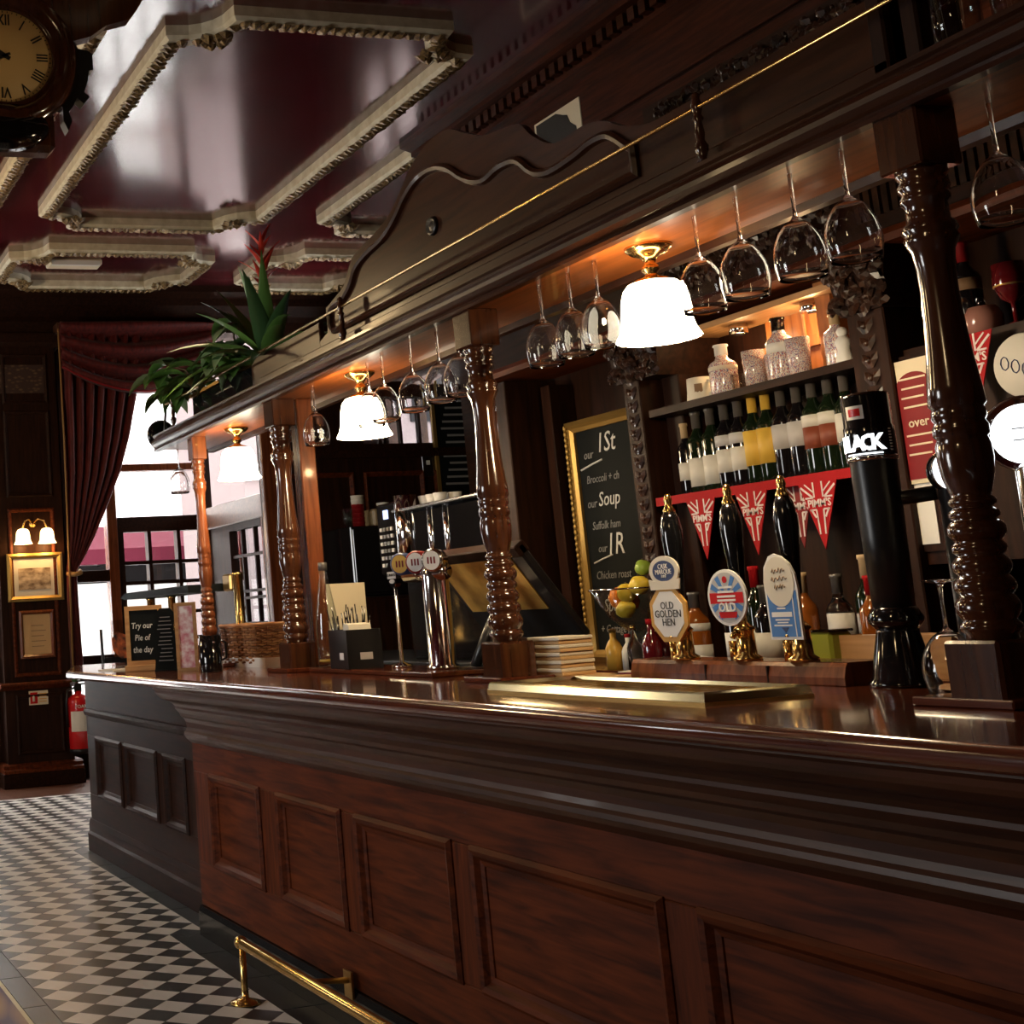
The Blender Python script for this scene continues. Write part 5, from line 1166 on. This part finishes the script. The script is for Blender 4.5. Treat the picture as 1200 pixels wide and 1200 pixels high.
# ---- tall black font
bf = thing('black_beer_font', 'tall black cylindrical beer font with lit lettering band', 'beer font', (2.56, -2.58, ZT))
MB().lathe([(0.0, 0), (0.074, 0), (0.074, 0.010), (0.066, 0.02), (0.044, 0.125), (0.043, 0.132)], 32).build('cone_base', 'black_gloss', bf)
MB().lathe([(0.043, 0.130), (0.056, 0.146), (0.058, 0.156), (0.048, 0.176), (0.044, 0.182)], 32).build('knuckle', 'black_gloss', bf)
MB().lathe([(0.044, 0.180), (0.047, 0.35), (0.050, 0.52), (0.051, 0.525)], 32).build('shaft', 'black_satin', bf)
MB().lathe([(0.0515, 0.52), (0.0545, 0.524), (0.0545, 0.530), (0.0525, 0.532)], 32).build('chrome_ring', 'chrome', bf)
MB().lathe([(0.0535, 0.530), (0.0535, 0.600), (0.0515, 0.604), (0.0515, 0.672), (0.049, 0.680), (0, 0.682)], 32).build('head', 'black_gloss', bf)
for k, c_ in enumerate('BLACK'):
    a = R(62+22*k); text(c_, 0.050, 'glow_badge', bf, (0.0545*math.cos(a), 0.0545*math.sin(a), 0.560), (R(90), 0, a+R(90)), 'lit_letter', bold=0.0018, sx=0.85)
MB().lathe([(0.0542, 0.534), (0.0542, 0.537)], 16, a0=R(70), a1=R(160)).build('lit_underline', 'glow_badge', bf, recalc=False)
lg = MB().lathe([(0.0522, 0.618), (0.0522, 0.650)], 10, a0=R(82), a1=R(128)).build('logo_plate', 'paper_white', bf, recalc=False)
MB().lathe([(0.0526, 0.625), (0.0526, 0.643)], 10, a0=R(90), a1=R(120)).build('logo_text', 'red_paint', lg, recalc=False)
for k in range(8): MB().box(-0.0008, 0.0008, -0.003, 0.003, 0.540+0.007*k, 0.543+0.007*k, tf=Matrix.Rotation(R(185), 4, 'Z') @ Matrix.Translation((0.054, 0, 0))).build('small_print', 'paper_white', bf)
MB().tube([(0.0, 0.0, 0.43), (-0.04, -0.04, 0.43), (-0.09, -0.075, 0.435)], 0.017, 12).build('tap_arm', 'black_satin', bf)
def round_font(x, y, label, hz, r, col_m, turn, cat='beer font'):
    t = thing('badge_beer_font', label, cat, (x, y, ZT))
    MB().lathe([(0, 0), (0.05, 0), (0.052, 0.012), (0.034, 0.03), (0.031, 0.05), (0.030, hz-r*0.9), (0.022, hz-r*0.8), (0, hz-r*0.8)], 24).build('column', col_m, t)
    tf = Matrix.Translation((0, 0, hz)) @ Matrix.Rotation(turn, 4, 'Z') @ Matrix.Rotation(R(90), 4, 'X')
    h_ = MB().lathe([(0, -0.03), (r*0.8, -0.03), (r, -0.01), (r*1.02, 0.006), (r*0.90, 0.012), (0.0, 0.010)], 36, tf=tf).build('badge_housing', 'black_gloss', t)
    MB().lathe([(0, 0.014), (r*0.78, 0.014)], 32, tf=tf).build('lit_face', 'glow_badge', h_, recalc=False)
    MB().lathe([(r*0.94, 0.0125), (r*0.98, 0.016), (r*1.02, 0.010)], 36, tf=tf).build('chrome_bezel', 'chrome', h_, recalc=False)
    return t
t = round_font(2.155, -2.57, 'chrome beer font with round lit white badge beside the post by the black font', 0.525, 0.078, 'chrome', R(212))
tf = Matrix.Translation((0, 0, 0.525)) @ Matrix.Rotation(R(212), 4, 'Z')
for a_, b_ in (((-0.022, -0.0155, 0.012), (0.022, -0.0155, 0.012)), ((-0.022, -0.0155, -0.012), (0.022, -0.0155, -0.012))): MB().tube([tf @ Vector(a_), tf @ Vector(b_)], 0.0018, 5).build('badge_mark', 'label_grey', t)
round_font(2.435, -2.665, 'slim black beer font with lit crescent badge beside the tall font', 0.48, 0.048, 'black_satin', R(250))
# inverted glass beside the nearest post
wg = wine_glass_mesh(0.92, 0.060, 0.258, 0.115).build('wine_glass', 'glass'); wg.location = (2.325, -2.47, ZT+0.258*0.92+0.001)
tag(wg, 'empty stemmed glass standing upside down between the tall black font and a turned post', 'wine glass')
for k, x in enumerate((1.96, 1.83, 1.72)):
    tumbler(x, -2.33, CZ+0.086, 0.15, 0.048, 'clear_glass', 'clear beer tumbler standing on top of the canopy', 'tumblers standing on the canopy')
# napkins and menus
nk = thing('napkin_stack', 'stack of folded beige paper napkins beside the turned post', 'napkins', (3.69, -2.44, ZT+0.012), R(12))
for k in range(10):
    MB().box(-0.065+0.002*(k % 3), 0.065+0.002*(k % 2), -0.07, 0.07+0.002*(k % 2), 0.0118*k, 0.0118*k+0.0105).build('napkin', ('paper_beige', 'paper')[k % 2], nk, bevel=0.002)
m1 = MB().box(-0.13, 0.10, -0.09, 0.08, 0, 0.012).build('folded_menu', 'paper_beige', bevel=0.002); m1.location = (3.60, -2.46, ZT); tag(m1, 'flat beige folded menu under the napkin stack', 'menu')
m2 = thing('order_pad', 'black order pad with red and white slips by the pump plinth', 'notepad', (3.50, -2.56, ZT), R(20))
MB().box(-0.06, 0.07, -0.04, 0.04, 0, 0.012).build('pad', 'black_satin', m2); MB().box(-0.05, 0.04, -0.03, 0.03, 0.012, 0.016).build('slip', 'red_dark', m2); MB().box(-0.02, 0.05, -0.035, 0.02, 0.016, 0.019).build('slip', 'paper', m2)
# till with brass back
tl = thing('till_screen', 'till screen tilted towards the staff with shiny brass-coloured back', 'till', (4.52, -2.62, ZT))
def slab(x0, x1, t0, t1, d0, d1, name, m_, bev=0.004):     # along a plane falling away to the serving side
    a = math.atan2(0.33, 0.24); L = 0.41
    ux = Vector((0, -math.cos(a), -math.sin(a))); nn = Vector((0, -math.sin(a), math.cos(a)))
    o0 = Vector((0, -0.02, 0.43)); vs = []
    for x in (x0, x1):
        for t in (t0, t1):
            for d in (d0, d1): vs.append(Vector((x, 0, 0))+o0+ux*t*L+nn*d)
    return MB().add(vs, [(0, 1, 3, 2), (4, 6, 7, 5), (0, 4, 5, 1), (2, 3, 7, 6), (0, 2, 6, 4), (1, 5, 7, 3)]).build(name, m_, tl, bevel=bev)
slab(-0.32, 0.32, 0, 1.0, 0.0, 0.035, 'casing', 'black_satin', 0.008)
slab(-0.24, 0.28, 0.10, 0.66, -0.004, 0.0, 'brass_back', 'brass_plate', 0.0)
slab(-0.32, 0.32, -0.01, 0.10, -0.008, 0.04, 'top_bar', 'dark_wood', 0.004)
MB().box(-0.08, 0.08, -0.04, 0.04, 0.0, 0.012).build('foot', 'black_satin', tl); MB().tube([(0, 0, 0.01), (0, -0.06, 0.12), (0, -0.13, 0.24)], 0.02, 10).build('stalk', 'black_satin', tl)
# chrome beer tower with badges
ct = thing('chrome_beer_tower', 'polished chrome beer tower with round tap badges', 'beer font', (4.41, -2.43, ZT))
MB().lathe([(0.0, 0), (0.056, 0), (0.057, 0.012), (0.048, 0.018), (0.047, 0.325), (0.044, 0.35), (0.034, 0.372), (0.015, 0.382), (0, 0.383)], 32).build('column', 'chrome', ct)
MB().tube([(-0.07, 0.0, 0.345), (0.20, 0.0, 0.345)], 0.032, 16).build('cross_arm', 'chrome', ct)
for x, m_, f_ in ((-0.045, 'chrome', 'paper_white'), (0.075, 'red_dark', 'paper_white'), (0.195, 'badge_navy', 'label_yellow')):
    bdg = MB().lathe([(0, 0.03), (0.036, 0.03), (0.042, 0.022), (0.042, -0.02), (0, -0.02)], 24, tf=Matrix.Rotation(R(-90), 4, 'X')).build('tap_badge', m_, ct, (x, 0.02, 0.385), (0, 0, R(38)))
    plate(oval(0.032, 0.034), 0.030, 0.0315, f_, bdg, 'badge_face')
    for q in (-0.012, 0.0, 0.012): plate([(q-0.003, -0.012), (q+0.003, -0.012), (q+0.003, 0.012), (q-0.003, 0.012)], 0.0315, 0.0322, 'red_dark', bdg, 'badge_mark')
gf = thing('oval_beer_font', 'slim beer font with oval black badge on a thin chrome stem', 'beer font', (4.74, -2.44, ZT))
MB().lathe([(0, 0), (0.04, 0), (0.04, 0.008), (0.008, 0.02), (0.006, 0.31), (0, 0.31)], 16).build('stem', 'chrome', gf)
ob = plate(oval(0.036, 0.054, 0, 0.355), -0.012, 0.012, 'black_gloss', gf, 'badge')
plate([(-0.033, 0.335), (0.033, 0.335), (0.034, 0.362), (-0.034, 0.362)], 0.012, 0.014, 'label_grey', ob, 'badge_band')
text('GUINNESS', 0.015, 'ink', ob, (0, 0.0145, 0.349), TO_Y, sx=0.95); plate(oval(0.02, 0.008, 0, 0.325), 0.012, 0.014, 'label_grey', ob, 'badge_tip')
# cutlery box, bottle, jug, signs
bxk = thing('cutlery_box', 'black caddy box filled with straws and stirrers', 'caddy', (4.97, -2.36, ZT), R(-8))
w_ = MB(); w_.box(-0.12, 0.12, 0.065, 0.07, 0, 0.15); w_.box(-0.12, 0.12, -0.07, -0.065, 0, 0.15); w_.box(-0.12, -0.115, -0.065, 0.065, 0, 0.15); w_.box(0.115, 0.12, -0.065, 0.065, 0, 0.15); w_.box(-0.12, 0.12, -0.07, 0.07, 0, 0.004)
w_.build('box', 'black_satin', bxk)
MB().box(-0.07, -0.02, 0.0702, 0.072, 0.035, 0.062).build('label', 'paper_white', bxk); MB().box(-0.1215, -0.1203, -0.03, 0.02, 0.035, 0.062).build('label', 'paper_white', bxk)
MB().box(-0.004, 0.004, -0.065, 0.065, 0.0, 0.145).build('divider', 'black_satin', bxk)
rn = random.Random(11)
for k in range(26): 
    x = rn.uniform(0.02, 0.10); y = rn.uniform(-0.05, 0.05)
    MB().tube([(x, y, 0.01), (x+rn.uniform(-0.05, 0.05), y+rn.uniform(-0.04, 0.04), rn.uniform(0.19, 0.25))], 0.0025, 5).build('straw', 'black_gloss', bxk)
MB().prism([(-0.10, 0.14), (-0.02, 0.15), (-0.03, 0.175), (-0.09, 0.17)], 'y', -0.04, 0.05).build('napkin', 'paper', bxk)
wb = thing('water_bottle', 'tall clear glass bottle with dark cap on a raised board', 'bottle', (5.22, -2.36, ZT+0.018))
MB().lathe([(0, 0), (0.044, 0), (0.047, 0.006), (0.047, 0.15), (0.042, 0.22), (0.026, 0.32), (0.017, 0.37), (0.016, 0.41), (0.0145, 0.41), (0.0155, 0.37), (0.0245, 0.32), (0.040, 0.22), (0.0445, 0.15), (0.044, 0.02), (0, 0.016)], 28).build('glass', 'clear_glass', wb)
MB().lathe([(0.018, 0.395), (0.019, 0.42), (0.018, 0.428), (0, 0.43)], 16).build('cap', 'capsule_grey', wb)
MB().lathe([(0, 0.017), (0.043, 0.021), (0.043, 0.03), (0, 0.03)], 20).build('dregs', 'juice', wb)
rb_ = MB().box(-0.52, 0.52, -0.14, 0.12, 0, 0.018).build('raised_board', 'top_wood', bevel=0.004); rb_.location = (4.74, -2.40, ZT); 
tag(rb_, 'low polished wooden mat board under the beer tower and caddy', 'board')
for nm in ('chrome_beer_tower', 'oval_beer_font', 'cutlery_box'): bpy.data.objects[nm].location.z += 0.018
cdn = thing('menu_card', 'plain cream card standing behind the water bottle', 'card', (5.43, -2.545, ZT))
MB().box(-0.004, 0.004, -0.10, 0.10, 0, 0.36).build('card', 'cream_card', cdn); MB().box(-0.03, 0.03, -0.04, 0.04, 0, 0.012).build('stand', 'black_satin', cdn)
jg = thing('black_jug', 'black cylindrical jug standing on the counter', 'jug', (5.95, -2.10, ZT))
MB().lathe([(0, 0), (0.050, 0), (0.052, 0.004), (0.052, 0.165), (0.049, 0.165), (0.049, 0.01), (0, 0.01)], 28).build('body', 'black_gloss', jg)
MB().ball((-0.052, 0.0, 0.135), 0.006).build('rivet', 'chrome', jg); MB().tube([(0.02, -0.05, 0.14), (0.02, -0.082, 0.13), (0.02, -0.082, 0.06), (0.02, -0.05, 0.045)], 0.006, 8).build('handle', 'black_satin', jg)
def easel(name, label, x, y, w, h, rz, fm, face, lines, base=True, fw=0.022):
    t = thing(name, label, 'sign', (x, y, ZT), rz)
    z0 = 0.03 if base else 0.0
    MB().sweep_frame([(-w/2, z0), (w/2, z0), (w/2, h), (-w/2, h)], [(0, 0.0), (0, 0.018), (fw, 0.018), (fw, 0.0)], 'y').build('frame', fm, t)
    MB().box(-w/2+fw*0.8, w/2-fw*0.8, 0.0, 0.010, z0+fw*0.8, h-fw*0.8).build('face', face, t)
    if base: MB().box(-w/2-0.01, w/2+0.01, -0.03, 0.045, 0, 0.03).build('foot', fm, t, bevel=0.003)
    for s, z, sz, m_ in lines: text(s, sz, m_, t, (0.012, 0.0105, z), TO_Y, 'chalk_writing', sx=0.8, shear=0.15, bold=0.0005)
    return t
FACE = R(68)           # turned to the room: local +Y swings towards the drinkers
easel('pie_chalkboard', 'wood framed chalkboard reading Try our Pie of the day', 6.62, -1.99, 0.19, 0.325, FACE, 'light_wood', 'slate', [('Try our', 0.225, 0.042, 'chalk'), ('Pie of', 0.165, 0.042, 'chalk'), ('the day', 0.105, 0.042, 'chalk')])
ms = thing('wavy_menu_board', 'small black wavy-edged menu board with white writing', 'sign', (6.40, -2.03, ZT), FACE)
MB().prism([(-0.055, 0), (0.06, 0), (0.055, 0.05), (0.065, 0.10), (0.052, 0.16), (0.056, 0.22), (0.045, 0.28), (0.02, 0.305), (-0.03, 0.305), (-0.05, 0.28), (-0.042, 0.2), (-0.055, 0.13), (-0.045, 0.06)], 'y', 0.0, 0.012).build('board', 'slate', ms)
for k in range(12): MB().box(-0.035+0.004*(k % 3), 0.038-0.005*(k % 4), 0.012, 0.0128, 0.05+0.019*k, 0.054+0.019*k).build('writing_line', 'chalk_dim', ms)
MB().box(-0.06, 0.06, -0.05, 0.03, 0, 0.008).build('foot', 'slate', ms)
m, nt, b = mat('pink_print', (0.75, 0.6, 0.62), 0.6); c, f = ramp_noise(nt, 30, (0.55, 0.20, 0.25), (0.80, 0.76, 0.78)); nt.links.new(c, b.inputs['Base Color'])
ec = easel('framed_card', 'narrow wood framed card with pink print', 6.235, -2.085, 0.105, 0.325, R(60), 'light_wood', 'pink_print', [], base=False, fw=0.016)
MB().prism([(-0.03, 0), (0.03, 0), (0.0, 0.2)], 'y', -0.06, -0.002).build('easel_back', 'light_wood', ec)
ac = thing('acrylic_holder', 'clear acrylic sign holder with orange flower picture', 'sign', (7.18, -2.02, ZT), FACE)
MB().box(-0.055, 0.055, 0.0, 0.003, 0.01, 0.26).build('acrylic_sheet', 'acrylic', ac); MB().box(-0.06, 0.06, -0.05, 0.05, 0, 0.008).build('foot', 'acrylic', ac)
m, nt, b = mat('flower_print', (0.5, 0.1, 0.03), 0.5); c, f = ramp_noise(nt, 26, (0.02, 0.01, 0.01), (0.75, 0.16, 0.04)); nt.links.new(c, b.inputs['Base Color'])
MB().prism([(-0.045, 0.06), (0.0, 0.05), (0.045, 0.10), (0.05, 0.16), (0.02, 0.20), (-0.03, 0.18), (-0.03, 0.12)], 'y', -0.002, 0.0).build('picture', 'flower_print', ac)
fm_ = MB().box(-0.10, 0.12, -0.075, 0.075, 0, 0.006).build('flat_menu', 'paper'); fm_.location = (6.95, -1.94, ZT); fm_.rotation_euler = (0, 0, 0.1); tag(fm_, 'pale menu card lying flat in front of the acrylic holder', 'menu')
wt = thing('white_tray', 'white plastic tray under the wicker basket', 'tray', (6.35, -2.48, ZT))
MB().box(-0.36, 0.34, -0.10, 0.10, 0, 0.01).build('base', 'white_plastic', wt); w_ = MB(); w_.box(-0.36, 0.34, 0.092, 0.10, 0.01, 0.045); w_.box(-0.36, 0.34, -0.10, -0.092, 0.01, 0.045); w_.box(-0.36, -0.352, -0.092, 0.092, 0.01, 0.045); w_.box(0.332, 0.34, -0.092, 0.092, 0.01, 0.045); w_.build('rim', 'white_plastic', wt)
wx = thing('white_dish', 'small white dish beside the black jug', 'dish', (6.34, -2.20, ZT+0.0))
MB().lathe([(0, 0), (0.06, 0), (0.085, 0.028), (0.082, 0.03), (0.058, 0.006), (0, 0.006)], 24).build('dish', 'white_plastic', wx)
bk = thing('wicker_basket', 'woven brown wicker basket behind the counter sign cluster', 'basket', (6.33, -2.47, ZT+0.011))
W0, W1, DD = 0.20, 0.235, 0.085
def basket_ring(a, d, z, ph, amp, N=64):
    pts = []
    for k in range(N+1):
        q = 2*PI*k/N; cx = max(-1, min(1, 1.25*math.cos(q)))*a; cy = max(-1, min(1, 1.6*math.sin(q)))*d
        wv = amp*(1 if (k//2+ph) % 2 else -1); pts.append((cx+wv*math.cos(q), cy+wv*math.sin(q), z+0.0015*math.sin(k*1.7+ph)))
    return pts
for r_ in range(14):
    z = 0.010+0.0122*r_; t_ = z/0.18
    MB().tube(basket_ring(W0+(W1-W0)*t_, DD+0.012*t_, z, r_, 0.0055), 0.0062, 5).build('woven_strand', 'wicker' if r_ % 3 else 'wicker_dark', bk)
for k in range(32):
    p0 = basket_ring(W0, DD, 0.004, 0, 0, 32)[k]; p1 = basket_ring(W1, DD+0.012, 0.185, 0, 0, 32)[k]
    MB().tube([p0, p1], 0.0042, 5).build('stake', 'wicker_dark', bk)
MB().box(-W0, W0, -DD, DD, 0, 0.01).build('bottom', 'wicker', bk)
MB().tube(basket_ring(W1+0.003, DD+0.015, 0.186, 0, 0.002, 40), 0.011, 8).build('rim', 'wicker', bk)
sh = thing('gantry_shelf', 'dark slanted counter shelf on brass columns at the window end of the bar', 'shelf', (7.55, -2.44, ZT))
MB().prism([(-0.62, 0.385), (0.62, 0.385), (0.72, 0.40), (0.62, 0.425), (-0.62, 0.425)], 'y', -0.16, 0.10).build('shelf', 'slate', sh)
for x in (0.40, -0.02): MB().lathe([(0.045, 0), (0.045, 0.01), (0.022, 0.02), (0.022, 0.37), (0.032, 0.386)], 16, (x, 0, 0)).build('column', 'brass', sh)
bp_ = thing('brass_pillar', 'polished brass pillar rising behind the wicker basket', 'pillar', (6.72, -2.55, ZT))
MB().lathe([(0.05, 0), (0.05, 0.012), (0.026, 0.02), (0.026, 0.46), (0.034, 0.47), (0.0, 0.475)], 20).build('tube', 'brass', bp_)
MB().box(0.04, 0.16, -0.03, 0.03, 0.38, 0.47).build('lamp_box', 'brass_dull', bp_, bevel=0.01)
MB().box(0.0, 0.06, -0.012, 0.012, 0.41, 0.43).build('arm', 'brass', bp_)
# ================================================================== BEHIND THE BAR, FAR END
bc = thing('service_counter', 'low dark service counter behind the bar', 'counter', (0, 0, 0))
MB().box(4.95, 7.6, -3.9, -3.1, 0, 1.06).build('cabinet', 'dark_wood', bc); MB().box(4.93, 7.62, -3.92, -3.07, 1.06, BT).build('worktop', 'black_satin', bc, bevel=0.005)
cm = thing('coffee_machine', 'black and chrome bean-to-cup coffee machine', 'coffee machine', (5.72, -3.38, BT))
MB().box(-0.45, 0.34, -0.22, 0.20, 0.0, 0.72).build('body', 'black_gloss', cm, bevel=0.015)
for x, r_ in ((0.30, 0.055), (0.05, 0.022), (-0.10, 0.022), (-0.45, 0.030)): MB().lathe([(r_, 0.43), (r_, 0.80 if x > 0.2 else 0.72), (0, 0.80 if x > 0.2 else 0.72)], 18, (x, 0.19, 0)).build('chrome_column', 'chrome', cm)
MB().box(-0.45, 0.36, -0.22, 0.24, 0.72, 0.735).build('cup_tray', 'steel', cm, bevel=0.004)
kp = MB().box(0.40, 0.60, 0.10, 0.20, 0.42, 0.78).build('keypad', 'black_gloss', cm, bevel=0.01)
MB().box(0.34, 0.42, -0.05, 0.19, 0.5, 0.7).build('hinge', 'black_satin', cm)
MB().box(0.47, 0.52, 0.20, 0.203, 0.70, 0.745).build('display', 'glow_blue', kp)
for i_ in range(4):
    for j_ in range(6): MB().box(0.43+0.038*i_, 0.452+0.038*i_, 0.20, 0.206, 0.46+0.036*j_, 0.478+0.036*j_).build('button', 'label_grey' if i_ in (0, 3) else 'capsule_grey', kp)
cup0 = None
for k in range(6):
    x, y = 5.98-0.075*(k % 3), -3.28-0.08*(k//3)
    if cup0 is None:
        cup0 = MB().lathe([(0, 0), (0.024, 0), (0.034, 0.055), (0.032, 0.055), (0.022, 0.005), (0, 0.005)], 18).build('coffee_cup', 'paper_white'); o = cup0
        tag(o, 'white cup stored on top of the coffee machine', 'cup', 'white cups on the coffee machine')
    else: o = cup0.copy(); COL.objects.link(o)
    o.location = (x, y, BT+0.736)
cbx = thing('tall_cabinet', 'tall dark cabinet standing against the partition', 'cabinet', (8.33, -4.12, 0))
MB().box(-0.28, 0.31, -0.32, 0.36, 0, 1.42).build('carcass', 'dark_wood_z', cbx, bevel=0.004); MB().box(-0.30, -0.28, -0.30, 0.34, 0.1, 1.40).build('door', 'dark_wood_z', cbx, bevel=0.004)
mw = thing('microwave_oven', 'black microwave oven on the tall cabinet', 'oven', (8.30, -4.12, 1.42))
MB().box(-0.2, 0.25, -0.28, 0.24, 0.01, 0.465).build('casing', 'black_gloss', mw, bevel=0.006); MB().box(-0.215, -0.2, -0.12, 0.23, 0.03, 0.445).build('door', 'black_gloss', mw, bevel=0.003)
MB().tube([(-0.225, -0.17, 0.08), (-0.25, -0.17, 0.10), (-0.25, -0.17, 0.36), (-0.225, -0.17, 0.38)], 0.010, 8).build('handle', 'steel', mw); MB().box(-0.18, 0.2, -0.25, 0.2, 0, 0.012).build('feet', 'black_satin', mw)
kj = thing('snack_jar', 'square glass jar filled with mixed nuts on the oven', 'jar', (8.3, -4.23, 1.885))
MB().box(-0.09, 0.09, -0.13, 0.12, 0, 0.12).build('contents', 'seeds', kj, bevel=0.015); MB().lathe([(0.03, 0.12), (0.03, 0.145), (0.042, 0.15), (0.042, 0.165), (0, 0.168)], 16).build('lid', 'white_plastic', kj)
for k in range(7):
    o = MB().lathe([(0, 0), (0.040, 0), (0.042, 0.03), (0.044, 0.032), (0.044, 0.036), (0, 0.036)], 18).build('saucer', 'red_dark' if k < 5 else 'label_white'); o.location = (8.27, -4.03, 1.885+0.030*k-0.0); tag(o, ['red cup stacked lowest beside the snack jar', 'red cup second from the bottom of its stack', 'red cup third from the bottom of its stack', 'red cup fourth from the bottom of its stack', 'red cup topmost of the red ones in its stack', 'pale cup just above the red ones in its stack', 'pale cup on the very top of the red stack'][k], 'cup', 'stacked cups beside the snack jar')
gl = tumbler(8.25, -3.94, 1.885, 0.13, 0.038, 'clear_glass', 'clear glass jug beside the red stacked cups on the oven')
sw = thing('light_switch', 'small metal light switch plate on the partition', 'switch', (8.648, -4.79, 2.33))
MB().box(-0.008, 0.0, -0.045, 0.045, -0.075, 0.075).build('plate', 'steel', sw, bevel=0.002); MB().box(-0.014, -0.008, -0.012, 0.012, 0.01, 0.04).build('rocker', 'white_plastic', sw)
mb2 = thing('hanging_menu_board', 'tall black menu board with white writing on the partition', 'menu board', (8.645, -5.02, 2.12))
MB().box(-0.02, 0.0, -0.15, 0.15, 0, 0.80).build('board', 'slate', mb2); MB().box(-0.025, 0.0, 0.15, 0.175, -0.05, 0.85).build('frame_edge', 'gold_frame', mb2)
for k in range(14): MB().box(-0.022, -0.02, -0.12+0.01*(k % 3), 0.11-0.015*(k % 4), 0.07+0.05*k, 0.085+0.05*k).build('writing_line', 'chalk_dim', mb2)
om = thing('oval_mirror', 'oval mirror in a broad curved wooden frame on the back wall', 'mirror', (7.12, -4.595, 2.38))
MB().lathe([(0.15, 0.0), (0.15, 0.02), (0.20, 0.045), (0.25, 0.04), (0.275, 0.0)], 40, tf=Matrix.Diagonal((1, 1, 1.15, 1)) @ Matrix.Rotation(R(-90), 4, 'X')).build('frame', 'post_red', om)
MB().lathe([(0, 0.01), (0.16, 0.01), (0.16, 0.0), (0, 0.0)], 40, tf=Matrix.Diagonal((1, 1, 1.15, 1)) @ Matrix.Rotation(R(-90), 4, 'X')).build('mirror_glass', 'chrome', om)
ps = thing('wall_poster', 'cream edged dark poster on the bulkhead boards above the back bar', 'poster', (6.40, -4.572, 3.83))
MB().box(-0.22, 0.22, -0.003, 0.003, 0, 0.27).build('sheet', 'cream_card', ps)
MB().prism([(0.20, 0.0), (0.20, 0.255), (0.0, 0.255), (-0.06, 0.225), (-0.10, 0.21), (-0.12, 0.16), (-0.17, 0.12), (-0.18, 0.0)], 'y', 0.003, 0.006).build('dark_print', 'ink', ps)
